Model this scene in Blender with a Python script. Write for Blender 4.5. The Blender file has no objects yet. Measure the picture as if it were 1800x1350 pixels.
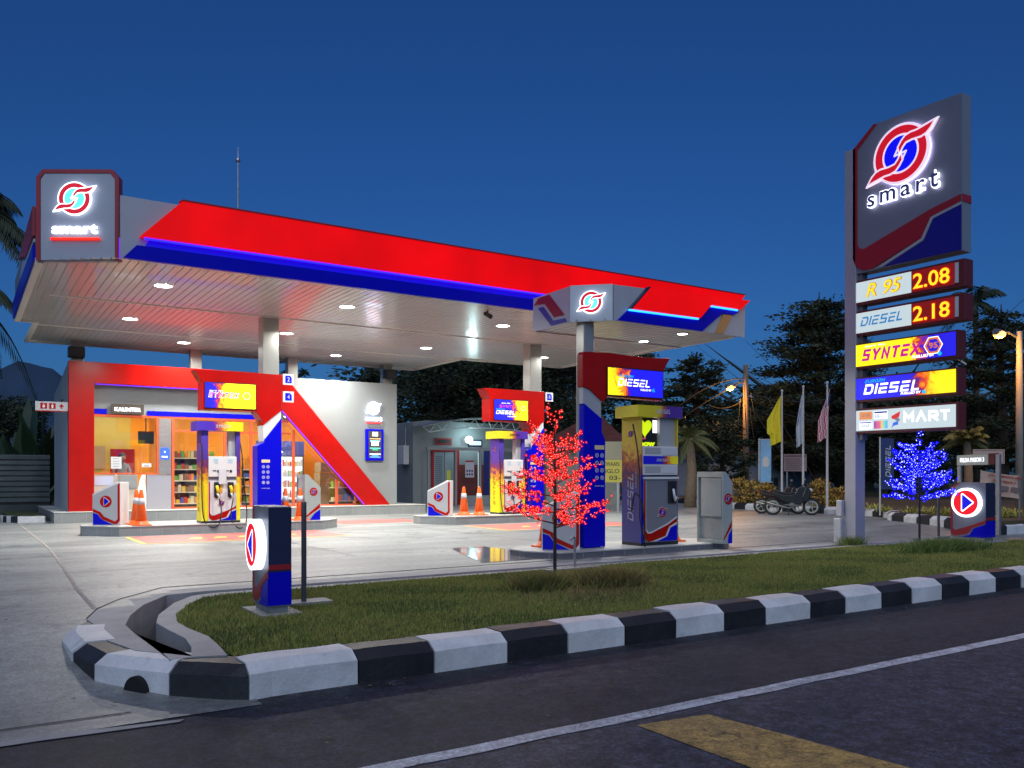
import bpy, math, random
import numpy as np
from mathutils import Matrix, Vector
sc = bpy.context.scene
COL = sc.collection
R = math.radians
random.seed(7); rng = np.random.default_rng(7)

# ------------------------------------------------------------------ camera
cam_d = bpy.data.cameras.new("camera"); cam = bpy.data.objects.new("camera", cam_d); COL.objects.link(cam)
cam.location = (0, 0, 1.35); cam.rotation_euler = (R(90), 0, R(-33.1))
cam_d.lens = 29.74; cam_d.sensor_width = 36; cam_d.shift_y = 0.0878
cam_d.clip_start = 0.05; cam_d.clip_end = 6000
sc.camera = cam
# ------------------------------------------------------------------ world (dusk)
world = bpy.data.worlds.new("World"); sc.world = world; world.use_nodes = True
wn = world.node_tree; wn.nodes.clear()
sky = wn.nodes.new("ShaderNodeTexSky"); sky.sky_type = 'NISHITA'; sky.sun_disc = False
sky.sun_elevation = R(14.0); sky.sun_rotation = R(213); sky.air_density = 1.0; sky.dust_density = 1.5; sky.ozone_density = 4.0
bg = wn.nodes.new("ShaderNodeBackground"); bg.inputs['Strength'].default_value = .058
tint = wn.nodes.new("ShaderNodeMix"); tint.data_type = 'RGBA'; tint.blend_type = 'MULTIPLY'
tint.inputs[0].default_value = 1.0; tint.inputs[7].default_value = (0.25, 0.60, 1.14, 1)
wo = wn.nodes.new("ShaderNodeOutputWorld")
wn.links.new(sky.outputs[0], tint.inputs[6]); wn.links.new(tint.outputs[2], bg.inputs[0]); wn.links.new(bg.outputs[0], wo.inputs[0])
# after-glow of the set sun, behind the photographer
sun_d = bpy.data.lights.new("sun", 'SUN'); sun_d.energy = 1.4; sun_d.angle = R(80); sun_d.color = (.86, .88, 1.0)
sun = bpy.data.objects.new("sun", sun_d); COL.objects.link(sun); sun.rotation_euler = (R(38), 0, R(-30))
sc.view_settings.view_transform = 'Standard'; sc.view_settings.look = 'None'
sc.view_settings.exposure = 0.0; sc.view_settings.gamma = 1.0
sc.render.engine = 'CYCLES'; sc.cycles.use_denoising = True
sc.cycles.max_bounces = 6; sc.cycles.diffuse_bounces = 3; sc.cycles.glossy_bounces = 3; sc.cycles.transparent_max_bounces = 8
sc.cycles.sample_clamp_indirect = 4.0; sc.cycles.caustics_reflective = False; sc.cycles.caustics_refractive = False

F_, HY_, CX_ = 1487., 833., 900.
S_, C_ = math.sin(R(33.1)), math.cos(R(33.1))
def pt(px, py, d):       # a far point by its bearing, height and distance
    r = (px-CX_)/F_*d
    return Vector((r*C_+d*S_, -r*S_+d*C_, 1.35+(HY_-py)*d/F_))

# ------------------------------------------------------------------ materials
MATS = {}
def mat(name, col=(.5,.5,.5), rough=.5, metal=0., emit=None, es=1., var=0., vscale=3., bump=0., bscale=40., coat=0., spec=.5, col2=None, streak=None):
    if name in MATS: return MATS[name]
    m = bpy.data.materials.new(name); m.use_nodes = True; nt = m.node_tree; N = nt.nodes; L = nt.links
    p = N['Principled BSDF']
    p.inputs['Base Color'].default_value = (*col, 1); p.inputs['Roughness'].default_value = rough
    p.inputs['Metallic'].default_value = metal; p.inputs['Specular IOR Level'].default_value = spec
    p.inputs['Coat Weight'].default_value = coat
    if emit is not None:
        p.inputs['Emission Color'].default_value = (*emit, 1); p.inputs['Emission Strength'].default_value = es
    if var > 0 or col2:
        tc = N.new('ShaderNodeTexCoord'); no = N.new('ShaderNodeTexNoise'); no.inputs['Scale'].default_value = vscale
        no.inputs['Detail'].default_value = 6; no.inputs['Roughness'].default_value = .65
        src = tc.outputs['Object']
        if streak:
            mp = N.new('ShaderNodeMapping'); mp.inputs['Scale'].default_value = streak; L.new(src, mp.inputs[0]); src = mp.outputs[0]
        L.new(src, no.inputs['Vector'])
        cr = N.new('ShaderNodeValToRGB'); a = cr.color_ramp
        c2 = col2 or tuple(min(1, c*(1+var)) for c in col); c1 = col if col2 else tuple(c*(1-var) for c in col)
        a.elements[0].position = .32; a.elements[0].color = (*c1, 1); a.elements[1].position = .68; a.elements[1].color = (*c2, 1)
        L.new(no.outputs['Fac'], cr.inputs[0]); L.new(cr.outputs[0], p.inputs['Base Color'])
    if bump > 0:
        tc = N.new('ShaderNodeTexCoord'); n2 = N.new('ShaderNodeTexNoise'); n2.inputs['Scale'].default_value = bscale; n2.inputs['Detail'].default_value = 4
        L.new(tc.outputs['Object'], n2.inputs['Vector'])
        b = N.new('ShaderNodeBump'); b.inputs['Strength'].default_value = bump; b.inputs['Distance'].default_value = .02
        L.new(n2.outputs['Fac'], b.inputs['Height']); L.new(b.outputs[0], p.inputs['Normal'])
    MATS[name] = m
    return m
def flame(name, axis, rev, es, stops=None, mid=.55, namp=.7, scale=4.):
    """printed flame artwork: a ragged change from one colour to the other along an axis"""
    if name in MATS: return MATS[name]
    m = bpy.data.materials.new(name); m.use_nodes = True; nt = m.node_tree; N = nt.nodes; L = nt.links; p = N['Principled BSDF']
    tc = N.new('ShaderNodeTexCoord'); sx = N.new('ShaderNodeSeparateXYZ'); L.new(tc.outputs['Generated'], sx.inputs[0])
    no = N.new('ShaderNodeTexNoise'); no.inputs['Scale'].default_value = scale; no.inputs['Detail'].default_value = 8; no.inputs['Distortion'].default_value = 1.6
    L.new(tc.outputs['Object'], no.inputs['Vector'])
    ma = N.new('ShaderNodeMath'); ma.operation = 'MULTIPLY_ADD'; ma.inputs[1].default_value = -1 if rev else 1; ma.inputs[2].default_value = 1 if rev else 0
    L.new(sx.outputs[axis], ma.inputs[0])
    m2 = N.new('ShaderNodeMath'); m2.operation = 'MULTIPLY_ADD'; m2.inputs[1].default_value = namp; m2.inputs[2].default_value = -namp/2
    L.new(no.outputs['Fac'], m2.inputs[0])
    ad = N.new('ShaderNodeMath'); ad.operation = 'ADD'; L.new(ma.outputs[0], ad.inputs[0]); L.new(m2.outputs[0], ad.inputs[1])
    cr = N.new('ShaderNodeValToRGB'); L.new(ad.outputs[0], cr.inputs[0]); e = cr.color_ramp.elements
    stops = stops or [(0,(.01,.01,.75)),(mid-.14,(.015,.01,.6)),(mid-.07,(.12,.01,.10)),(mid-.02,(.65,.05,.01)),(mid+.05,(.95,.30,.01)),(mid+.12,(1.,.75,.01)),(1,(1.,.85,.01))]
    while len(e) < len(stops): e.new(.5)
    for k, (q, c) in enumerate(stops): e[k].position = q; e[k].color = (*c, 1)
    L.new(cr.outputs[0], p.inputs['Base Color']); p.inputs['Roughness'].default_value = .35
    if es > 0:
        L.new(cr.outputs[0], p.inputs['Emission Color']); p.inputs['Emission Strength'].default_value = es
        p.inputs['Base Color'].default_value = (0,0,0,1)
    MATS[name] = m
    return m
def glass(name, tintc=(1,1,1), refl=.10):
    if name in MATS: return MATS[name]
    m = bpy.data.materials.new(name); m.use_nodes = True; nt = m.node_tree; N = nt.nodes; L = nt.links; N.clear()
    t = N.new('ShaderNodeBsdfTransparent'); t.inputs[0].default_value = (*tintc, 1); g = N.new('ShaderNodeBsdfGlossy'); g.inputs['Roughness'].default_value = .02
    mx = N.new('ShaderNodeMixShader'); mx.inputs[0].default_value = refl; o = N.new('ShaderNodeOutputMaterial')
    L.new(t.outputs[0], mx.inputs[1]); L.new(g.outputs[0], mx.inputs[2]); L.new(mx.outputs[0], o.inputs[0]); MATS[name] = m
    return m

GREY = mat('panel_grey', (.42,.43,.46), .35, .2, var=.05, vscale=1.2)
DGREY = mat('panel_dark_grey', (.20,.21,.25), .4, .3, var=.06, vscale=1.5)
NAVY = mat('panel_navy', (.015,.02,.06), .35)
REDP = mat('panel_red', (.36,.004,.002), .25, var=.10, vscale=2, spec=.3)
BLUEP = mat('panel_blue', (.002,.002,.50), .28, spec=.2)
MAROON = mat('panel_maroon', (.30,.012,.02), .35)
WHITEP = mat('paint_white', (.55,.56,.58), .4, var=.05, vscale=3)
CREAM = mat('wall_paint', (.20,.215,.22), .7, var=.07, vscale=.9, bump=.05, bscale=30)
COLP = mat('column_cladding', (.38,.38,.355), .22, .35, var=.06, vscale=1.5)
BLACK = mat('black_plastic', (.012,.012,.014), .4)
RUBBER = mat('rubber', (.01,.01,.01), .7)
STEEL = mat('steel', (.45,.46,.47), .3, .9, var=.1, vscale=3, streak=(1,1,6))
GALV = mat('galvanised', (.33,.34,.36), .45, .7, var=.12, vscale=8)
TILE = mat('step_tile', (.24,.25,.25), .45, var=.12, vscale=2.5)
SLABM = mat('concrete_slab', (.30,.30,.30), .7, var=.18, vscale=2.2, bump=.2, bscale=25)
YEL = mat('yellow_plastic', (.85,.62,.01), .35)
ORANGE = mat('cone_orange', (.85,.13,.01), .4, var=.08, vscale=6)
E_WHITE = mat('lit_white', (.8,.8,.8), emit=(.82,.88,1.), es=2.2)
E_WHITE2 = mat('lit_white_soft', (.8,.8,.8), emit=(.85,.9,1.), es=1.3)
E_BOARD = mat('lit_board', (.3,.3,.3), emit=(.56,.68,.70), es=.9, var=.02)
E_RED = mat('lit_red', (.03,.0,.0), .5, emit=(.86,.0005,.002), es=.95, spec=.2)
_n = E_RED.node_tree; _a = _n.nodes.new('ShaderNodeTexCoord'); _b = _n.nodes.new('ShaderNodeTexNoise'); _b.inputs['Scale'].default_value = .7; _b.inputs['Detail'].default_value = 2
_c = _n.nodes.new('ShaderNodeMapRange'); _c.inputs[1].default_value = .3; _c.inputs[2].default_value = .7; _c.inputs[3].default_value = .74; _c.inputs[4].default_value = 1.04
_n.links.new(_a.outputs['Object'], _b.inputs['Vector']); _n.links.new(_b.outputs['Fac'], _c.inputs[0]); _n.links.new(_c.outputs[0], _n.nodes['Principled BSDF'].inputs['Emission Strength'])   # uneven tubes inside the light box
E_LRED = mat('lit_logo_red', (.5,.01,.02), emit=(.7,.005,.02), es=.7)
E_CYAN = mat('lit_cyan', (.2,.6,.6), emit=(.12,.8,.85), es=1.0)
E_LBLUE = mat('lit_logo_blue', (.01,.01,.5), emit=(.004,.004,.75), es=.9)
E_NEON = mat('neon_blue', (.0,.0,.5), emit=(.01,.01,1.), es=4.0)
E_NEONC = mat('neon_light_blue', (.0,.3,.9), emit=(.02,.3,1.), es=3.0)
E_PURPLE = mat('neon_purple', (.1,.0,.5), emit=(.16,.02,.8), es=1.4)
E_LED = mat('led_digits', (.9,.5,.0), emit=(1.,.62,.02), es=1.3)
E_LEDR = mat('led_red_glow', (.4,.0,.0), emit=(.55,.01,.0), es=.9)
E_DOWN = mat('downlight_lens', (1,1,1), emit=(1.,1.,.94), es=14)

# ------------------------------------------------------------------ mesh builder
I4 = Matrix.Identity(4)
ORG = {}
def face_m(o, right, up=(0,0,1)):
    r = Vector(right).normalized(); u = Vector(up).normalized(); n = r.cross(u)
    M = Matrix.Identity(4)
    for i in range(3): M[i][0] = r[i]; M[i][1] = u[i]; M[i][2] = n[i]; M[i][3] = o[i]
    return M
def front(x, y, z): return face_m((x,y,z), (1,0,0))        # a face that looks towards -Y
def left(x, y, z): return face_m((x,y,z), (0,-1,0))        # a face that looks towards -X
_txt = {}
def text_geo(s, off=0.):
    if (s, off) in _txt: return _txt[(s, off)]
    cu = bpy.data.curves.new('lettering', 'FONT'); cu.body = s; cu.extrude = .5; cu.offset = off; cu.resolution_u = 3
    ob = bpy.data.objects.new('lettering', cu); COL.objects.link(ob)
    dg = bpy.context.evaluated_depsgraph_get(); dg.update()
    me = bpy.data.meshes.new_from_object(ob.evaluated_get(dg))
    v = [tuple(x.co) for x in me.vertices]; f = [tuple(p.vertices) for p in me.polygons]
    bpy.data.objects.remove(ob); bpy.data.curves.remove(cu); bpy.data.meshes.remove(me)
    xs = [a[0] for a in v]; ys = [a[1] for a in v]
    x0, x1, y0, y1 = min(xs), max(xs), min(ys), max(ys)
    v = [((a[0]-x0)/(x1-x0), (a[1]-y0)/(y1-y0), a[2]+.5) for a in v]
    _txt[(s, off)] = (v, f); return v, f
def offset(pts, d):
    n = len(pts); out = []
    for i in range(n):
        a = Vector(pts[i-1]); b = Vector(pts[i]); c = Vector(pts[(i+1) % n])
        e1 = (b-a).normalized(); e2 = (c-b).normalized(); n1 = Vector((e1.y,-e1.x)); n2 = Vector((e2.y,-e2.x))
        m = (n1+n2); m = m.normalized() if m.length > 1e-6 else n1
        k = d/max(.45, m.dot(n1)); out.append((b.x+m.x*k, b.y+m.y*k))
    return out
GLY = {'D':(1,[[(0,1),(.8,1),(1,.8),(1,.2),(.8,0),(0,0),(0,.62)]]),'I':(.12,[[(.5,0),(.5,1)]]),'E':(.9,[[(1,1),(.05,1)],[(.95,.5),(0,.5),(0,0),(1,0)]]),
 'S':(.95,[[(1,1),(0,1),(0,.52),(1,.48),(1,0),(0,0)]]),'L':(.8,[[(0,1),(0,0),(1,0)]]),'Y':(1,[[(0,1),(.5,.45),(1,1)],[(.5,.36),(.5,0)]]),
 'N':(.95,[[(0,0),(0,1),(1,0),(1,1)]]),'T':(.95,[[(0,1),(1,1)],[(.5,.88),(.5,0)]]),'X':(1.05,[[(0,0),(1,1)],[(0,1),(.44,.58)],[(.56,.42),(1,0)]]),
 'U':(1,[[(0,1),(0,.2),(.2,0),(.8,0),(1,.2),(1,1)]]),'R':(1,[[(0,0),(0,1),(.85,1),(1,.85),(1,.5),(.3,.42)],[(.5,.32),(1,0)]]),
 'O':(1,[[(.5,0),(.2,0),(0,.2),(0,.8),(.2,1),(.8,1),(1,.8),(1,.2),(.8,0),(.56,0)]]),'2':(.9,[[(0,1),(1,1),(1,.5),(0,.5),(0,0),(1,0)]]),
 'M':(1.1,[[(0,0),(0,1),(.5,.4),(1,1),(1,0)]]),'9':(.9,[[(1,.45),(0,.5),(0,1),(1,1),(1,0),(.1,0)]]),'A':(1.1,[[(0,0),(.5,1),(1,0)]]),'5':(.9,[[(1,1),(0,1),(0,.52),(1,.48),(1,0),(0,0)]])}
class MB:
    def __init__(s, M=None): s.v=[]; s.f=[]; s.mi=[]; s.mats=[]; s.M=M or I4; s.c=0
    def m(s, mt):
        if mt not in s.mats: s.mats.append(mt)
        s.c = s.mats.index(mt); return s
    def add(s, vs, fs, M=None):
        M = s.M @ M if M is not None else s.M
        b = len(s.v); s.v += [tuple(M @ Vector(v)) for v in vs] if M is not I4 else [tuple(v) for v in vs]
        s.f += [tuple(b+i for i in f) for f in fs]; s.mi += [s.c]*len(fs); return s
    def box(s, x0,x1,y0,y1,z0,z1, M=None):
        v = [(x0,y0,z0),(x1,y0,z0),(x1,y1,z0),(x0,y1,z0),(x0,y0,z1),(x1,y0,z1),(x1,y1,z1),(x0,y1,z1)]
        return s.add(v, [(0,3,2,1),(4,5,6,7),(0,1,5,4),(1,2,6,5),(2,3,7,6),(3,0,4,7)], M)
    def prism(s, pts, z0, z1, M=None):
        a = sum(pts[i-1][0]*pts[i][1]-pts[i][0]*pts[i-1][1] for i in range(len(pts)))
        if a < 0: pts = pts[::-1]
        n = len(pts); v = [(x,y,z0) for x,y in pts]+[(x,y,z1) for x,y in pts]
        f = [tuple(range(n-1,-1,-1)), tuple(range(n,2*n))]+[(i,(i+1)%n,n+(i+1)%n,n+i) for i in range(n)]
        return s.add(v, f, M)
    def cyl(s, r, z0, z1, n=24, M=None, r1=None, ellx=1.):
        r1 = r if r1 is None else r1
        v = [(ellx*r*math.cos(2*math.pi*i/n), r*math.sin(2*math.pi*i/n), z0) for i in range(n)]+[(ellx*r1*math.cos(2*math.pi*i/n), r1*math.sin(2*math.pi*i/n), z1) for i in range(n)]
        return s.add(v, [tuple(range(n-1,-1,-1)), tuple(range(n,2*n))]+[(i,(i+1)%n,n+(i+1)%n,n+i) for i in range(n)], M)
    def ring(s, ro, ri, z0, z1, n=36, M=None, a0=0, a1=360):
        v=[]; f=[]; full = (a1-a0) >= 360
        k = n if full else n+1
        for i in range(k):
            a = R(a0+(a1-a0)*i/n); c, q = math.cos(a), math.sin(a)
            v += [(ro*c,ro*q,z0),(ri*c,ri*q,z0),(ri*c,ri*q,z1),(ro*c,ro*q,z1)]
        for i in range(n):
            a = 4*i; b = 4*((i+1)%k)
            f += [(a,a+1,b+1,b),(a+1,a+2,b+2,b+1),(a+2,a+3,b+3,b+2),(a+3,a,b,b+3)]
        if not full: f += [(0,3,2,1),(4*n,4*n+1,4*n+2,4*n+3)]
        return s.add(v, f, M)
    def tube(s, pts, r, n=8, M=None, cap=True):
        P = [Vector(p) for p in pts]; rr = r if isinstance(r,(list,tuple)) else [r]*len(P); v=[]; f=[]
        prev = None
        for i, p in enumerate(P):
            t = (P[min(i+1,len(P)-1)]-P[max(i-1,0)]).normalized()
            if prev is None:
                u = t.orthogonal().normalized()
            else:
                u = (prev - t*prev.dot(t)); u = u.normalized() if u.length > 1e-6 else t.orthogonal().normalized()
            prev = u; w = t.cross(u)
            for k in range(n):
                a = 2*math.pi*k/n; v.append(tuple(p+(u*math.cos(a)+w*math.sin(a))*rr[i]))
        for i in range(len(P)-1):
            for k in range(n):
                a=i*n+k; b=i*n+(k+1)%n; f.append((a,b,b+n,a+n))
        if cap: f += [tuple(range(n-1,-1,-1)), tuple(range((len(P)-1)*n, len(P)*n))]
        return s.add(v, f, M)
    def lathe(s, prof, n=20, M=None):
        v=[]; f=[]
        for r, z in prof:
            for k in range(n): v.append((r*math.cos(2*math.pi*k/n), r*math.sin(2*math.pi*k/n), z))
        for i in range(len(prof)-1):
            for k in range(n):
                a=i*n+k; b=i*n+(k+1)%n; f.append((a,b,b+n,a+n))
        f += [tuple(range(n-1,-1,-1)), tuple(range((len(prof)-1)*n, len(prof)*n))]
        return s.add(v, f, M)
    def sphere(s, c, r, n=12, k=8, sz=1.):
        prof = [(max(1e-4, r*math.sin(math.pi*i/k)), -sz*r*math.cos(math.pi*i/k)) for i in range(k+1)]
        return s.lathe(prof, n, Matrix.Translation(c))
    def text(s, t, M, x, y, w, h, z0, dz, shear=0., off=0.):
        v, f = text_geo(t, off)
        return s.add([(x+a[0]*w+a[1]*h*shear, y+a[1]*h, z0+a[2]*dz) for a in v], f, M)
    def strokes(s, t, M, x, y, w, h, z0, dz, th=.16, shear=.25, gap=.28):
        tot = sum(GLY[c][0] for c in t)+gap*(len(t)-1); k = (w-shear*h)/tot; cx = x; th *= h
        for c in t:
            gw, st = GLY[c]; W = gw*k
            for L in st:
                P = [(cx+th/2+a*max(W-th,0) if gw > .2 else cx+W/2, y+th/2+b*(h-th)) for a, b in L]
                # ends run out to the cell border
                for (i, j) in ((0,1),(-1,-2)):
                    d = Vector(P[i])-Vector(P[j]); d.normalize(); q = Vector(P[i])+d*th*.5; P[i] = (q.x, q.y)
                lf=[]; rt=[]
                for i in range(len(P)):
                    b = Vector(P[i]); e1 = (b-Vector(P[i-1])).normalized() if i else None; e2 = (Vector(P[i+1])-b).normalized() if i < len(P)-1 else None
                    e1 = e1 or e2; e2 = e2 or e1; n1 = Vector((-e1.y,e1.x)); n2 = Vector((-e2.y,e2.x)); m = (n1+n2).normalized(); q = th/2/max(.4,m.dot(n1))
                    lf.append(b+m*q); rt.append(b-m*q)
                poly = [(p.x+shear*(p.y-y), p.y) for p in lf]+[(p.x+shear*(p.y-y), p.y) for p in rt[::-1]]
                n = len(lf)
                for i in range(n-1):
                    s.prism([poly[i],poly[i+1],poly[2*n-2-i],poly[2*n-1-i]], z0, z0+dz, M)
            cx += W+gap*k
        return s
    def build(s, name, parent=None, mt=None, at=None, smooth=False, bevel=0., **tags):
        me = bpy.data.meshes.new(name)
        o0 = Vector(ORG.get(parent.name, (0,0,0))) if parent is not None else Vector(at or (0,0,0))
        V = np.array(s.v, dtype=float)-np.array(o0) if s.v else np.zeros((0,3))
        me.from_pydata(V.tolist(), [], s.f)
        for x in (s.mats or [mt]): me.materials.append(x)
        if s.mats: me.polygons.foreach_set('material_index', s.mi)
        if smooth: me.polygons.foreach_set('use_smooth', [True]*len(me.polygons))
        me.update()
        ob = bpy.data.objects.new(name, me); COL.objects.link(ob)
        if parent is not None: ob.parent = parent; ORG[ob.name] = o0
        else: ob.location = o0; ORG[ob.name] = o0
        if bevel > 0:
            b = ob.modifiers.new('bevel', 'BEVEL'); b.width = bevel; b.segments = 2; b.limit_method = 'ANGLE'; b.angle_limit = R(40)
        for k, x in tags.items():
            if x: ob[k] = x
        return ob
def B(mt, M=None): return MB(M).m(mt)
def thing(name, label, cat, loc=(0,0,0), group=None, rotz=0.):
    o = bpy.data.objects.new(name, None); COL.objects.link(o); o.location = loc; o.rotation_euler = (0,0,rotz)
    o['label'] = label; o['category'] = cat; o.empty_display_size = .2
    if group: o['group'] = group
    ORG[o.name] = Vector(loc) if rotz == 0 else Vector((0,0,0))
    return o
def dup(root, loc, rotz=None, label=None, group=None):
    def cp(o, par):
        c = o.copy(); COL.objects.link(c)
        if par is not None: c.parent = par
        for ch in list(o.children): cp(ch, c)
        return c
    r = cp(root, None); r.location = loc
    if rotz is not None: r.rotation_euler = (0,0,rotz)
    if label: r['label'] = label
    if group: r['group'] = group
    return r

WING = [(1.26,.76),(1.0,.70),(.80,.655),(.62,.62),(.4,.62),(.2,.56),(.06,.42),(-.06,.24),(-.02,.05),(.07,.22),(.2,.36),(.45,.40),(.8,.39),(.98,.45),(1.13,.58)]
WING = WING[::-1] if sum(WING[i-1][0]*WING[i][1]-WING[i][0]*WING[i-1][1] for i in range(len(WING))) < 0 else WING
WING2 = [(-x,-y) for x, y in WING]
def logo(M, r, parent, name='logo', red=None, blue=None, white=None, depth=.02, halo=1.0):
    """round emblem: red ring, blue disc cut by a white zigzag, two swooping wings"""
    red = red or E_LRED; blue = blue or E_LBLUE; white = white or E_WHITE
    K = M @ Matrix.Diagonal((r, r, 1, 1)); z = depth
    b = B(white); b.cyl(1.09, 0, z, 40, K)
    for w in (WING, WING2): b.prism(offset(w, .09*halo), 0.001, z-.001, K)
    bk = b.build(name, parent)
    b = B(red); b.ring(1., .72, z, z+.006, 40, K).build(name+'_ring', bk)
    b = B(blue); b.cyl(.64, z, z+.006, 32, K).build(name+'_disc', bk)
    b = B(white)
    Z = [Vector((-.04,.30)), Vector((-.23,-.03)), Vector((.23,.03)), Vector((.04,-.30))]
    for k in range(3):
        d = (Z[k+1]-Z[k]).normalized(); q = Vector((-d.y, d.x))*.035; a = Z[k]-d*.02; c = Z[k+1]+d*.02
        b.prism([tuple(a+q), tuple(a-q), tuple(c-q), tuple(c+q)], z+.006, z+.0085+.0004*k, K)
    for w in (WING, WING2): b.prism(offset(w, .07), z+.0065, z+.0105, K)
    b.build(name+'_outline', bk)
    b = B(red)
    for w in (WING, WING2): b.prism(w, z+.0105, z+.014, K)
    b.build(name+'_wings', bk)
    return bk
def arrow_disc(M, r, parent, red, blue, white, direction=1, dz=.006, ell=1.):
    K = M @ Matrix.Diagonal((r*direction, r, 1, 1)) if direction > 0 else M @ Matrix.Rotation(math.pi,4,'Z') @ Matrix.Diagonal((r, r, 1, 1))
    o = B(red).cyl(1, 0, dz, 40, K).build('arrow_disc', parent)
    B(white).prism([(-.36,-.68),(-.22,-.74),(.66,-.04),(.66,.08),(-.22,.76),(-.36,.70)], dz, dz*1.5, K).build('arrow_outline', o)
    B(blue).prism([(-.28,-.58),(-.20,-.62),(.55,-.01),(.55,.05),(-.20,.64),(-.28,.60)], dz*1.5, dz*2, K).build('arrow', o)
    return o
def swoosh(M, w, h, parent, z=.004, red=None, blue=None, mirror=False, line=None, hh=None):
    """red L-shaped band over a blue corner, the chain's stripe"""
    red = red or REDP; blue = blue or BLUEP; line = line or WHITEP
    def q(p): return [((w*(1-x) if mirror else w*x), (hh or h)*y if y < .9 else h*y) for x, y in p]
    B(line).prism(q([(.0,1),(.06,1),(.06,.26),(.13,.19),(.22,.20),(.70,.36),(1,.50),(1,.33),(.80,.27),(.70,.10),(.40,.0),(.20,.0),(.04,.07),(0,.16)]), z*.5, z*.9, M).build('stripe_outline', parent)
    B(red).prism(q([(.0,1),(.045,1),(.045,.24),(.10,.165),(.20,.165),(.72,.33),(1,.46),(1,.38),(.76,.29),(.64,.10),(.25,.01),(.12,.0),(.03,.06),(0,.14)]), z*.9, z*1.4, M).build('red_stripe', parent)
    B(blue).prism(q([(.36,0),(1,0),(1,.32),(.80,.26),(.69,.08)]), z*.9, z*1.4, M).build('blue_corner', parent)

# ================================================================== GROUND
def ramp01(t): t = max(0., min(1., t)); return t*t*(3-2*t)
def gz(x, y):
    if x > 16.5: a = ramp01((y-9.6)/3.2)
    else: a = ramp01((y-5.9)/3.6)
    return -.25*(1-a)
def gritty(name, c1, c2, speck, stain, rough, sc1=.7, sc2=160., st=(1,1,1), sscale=1.6, sthr=.62, bump=.5, bsc=120., crack=0.):
    """worn paving: broad tone changes, aggregate specks, dark stains, grain"""
    m = bpy.data.materials.new(name); m.use_nodes = True; nt = m.node_tree; N = nt.nodes; L = nt.links; p = N['Principled BSDF']; p.inputs['Roughness'].default_value = rough
    tc = N.new('ShaderNodeTexCoord'); mp = N.new('ShaderNodeMapping'); mp.inputs['Scale'].default_value = st; L.new(tc.outputs['Object'], mp.inputs[0])
    def noise(sc_, det, src, dist=0., rg=.6):
        n = N.new('ShaderNodeTexNoise'); n.inputs['Scale'].default_value = sc_; n.inputs['Detail'].default_value = det; n.inputs['Distortion'].default_value = dist; n.inputs['Roughness'].default_value = rg
        L.new(src, n.inputs['Vector']); return n.outputs['Fac']
    def ramp(f, a, b, ca, cb):
        r = N.new('ShaderNodeValToRGB'); r.color_ramp.elements[0].position = a; r.color_ramp.elements[0].color = (*ca,1); r.color_ramp.elements[1].position = b; r.color_ramp.elements[1].color = (*cb,1); L.new(f, r.inputs[0]); return r.outputs[0]
    def mul(a, b):
        x = N.new('ShaderNodeMix'); x.data_type = 'RGBA'; x.blend_type = 'MULTIPLY'; x.inputs[0].default_value = 1; L.new(a, x.inputs[6]); L.new(b, x.inputs[7]); return x.outputs[2]
    base = ramp(noise(sc1, 8, mp.outputs[0], .4), .34, .66, c1, c2)
    sp = ramp(noise(sc2, 3, tc.outputs['Object'], 0, .8), .36, .66, (1-speck,)*3, (1+speck,)*3)
    stn = ramp(noise(sscale, 9, tc.outputs['Object'], 1.2, .7), sthr, sthr+.10, (1,1,1), (1-stain,)*3)
    st2 = ramp(noise(sscale*5.3, 6, mp.outputs[0], .8, .75), .66, .74, (1,1,1), (1-stain*.7,)*3)
    sp2 = ramp(noise(sc2*.22, 5, tc.outputs['Object'], 0, .85), .40, .62, (1-speck*.8,)*3, (1+speck*.8,)*3)
    out = mul(mul(mul(mul(base, sp), sp2), stn), st2)
    if crack:
        v = N.new('ShaderNodeTexVoronoi'); v.feature = 'DISTANCE_TO_EDGE'; v.inputs['Scale'].default_value = crack; w = N.new('ShaderNodeVectorMath'); w.operation = 'ADD'
        nn = N.new('ShaderNodeTexNoise'); nn.inputs['Scale'].default_value = 2.5; nn.inputs['Detail'].default_value = 5; L.new(tc.outputs['Object'], nn.inputs['Vector']); L.new(tc.outputs['Object'], w.inputs[0]); L.new(nn.outputs['Color'], w.inputs[1]); L.new(w.outputs[0], v.inputs['Vector'])
        out = mul(out, ramp(v.outputs['Distance'], .0, .006, (.45,.45,.45), (1,1,1)))
    L.new(out, p.inputs['Base Color'])
    b = N.new('ShaderNodeBump'); b.inputs['Strength'].default_value = bump; b.inputs['Distance'].default_value = .008; L.new(noise(bsc, 4, tc.outputs['Object'], 0, .7), b.inputs['Height']); L.new(b.outputs[0], p.inputs['Normal'])
    rr = N.new('ShaderNodeMapRange'); rr.inputs[3].default_value = rough-.14; rr.inputs[4].default_value = rough+.14; L.new(noise(sscale*.8, 6, mp.outputs[0]), rr.inputs[0]); L.new(rr.outputs[0], p.inputs['Roughness'])
    MATS[name] = m; return m
ASPH = gritty('asphalt_new', (.011,.0125,.021), (.021,.024,.037), .8, -1.0, .72, .6, 42, (.5,1.7,1), .8, .57, 1., 60)
ASPH2 = gritty('asphalt_worn', (.027,.031,.052), (.046,.052,.078), .8, .5, .68, .5, 42, (.35,2.0,1), 1.0, .55, 1., 60, crack=.35)
CONC = gritty('forecourt_concrete', (.155,.165,.165), (.29,.30,.285), .22, .45, .50, .5, 40, (.25,1.8,1), .75, .54, .35, 30)
b = B(ASPH); b.add([(-60,4.25,-.25),(150,4.25,-.25),(150,6.1,-.25),(-60,6.1,-.25)], [(0,1,2,3)])
b.add([(16.2,6.1,-.25),(150,6.1,-.25),(150,10.6,-.25),(16.2,10.6,-.25)], [(0,1,2,3)])
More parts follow.
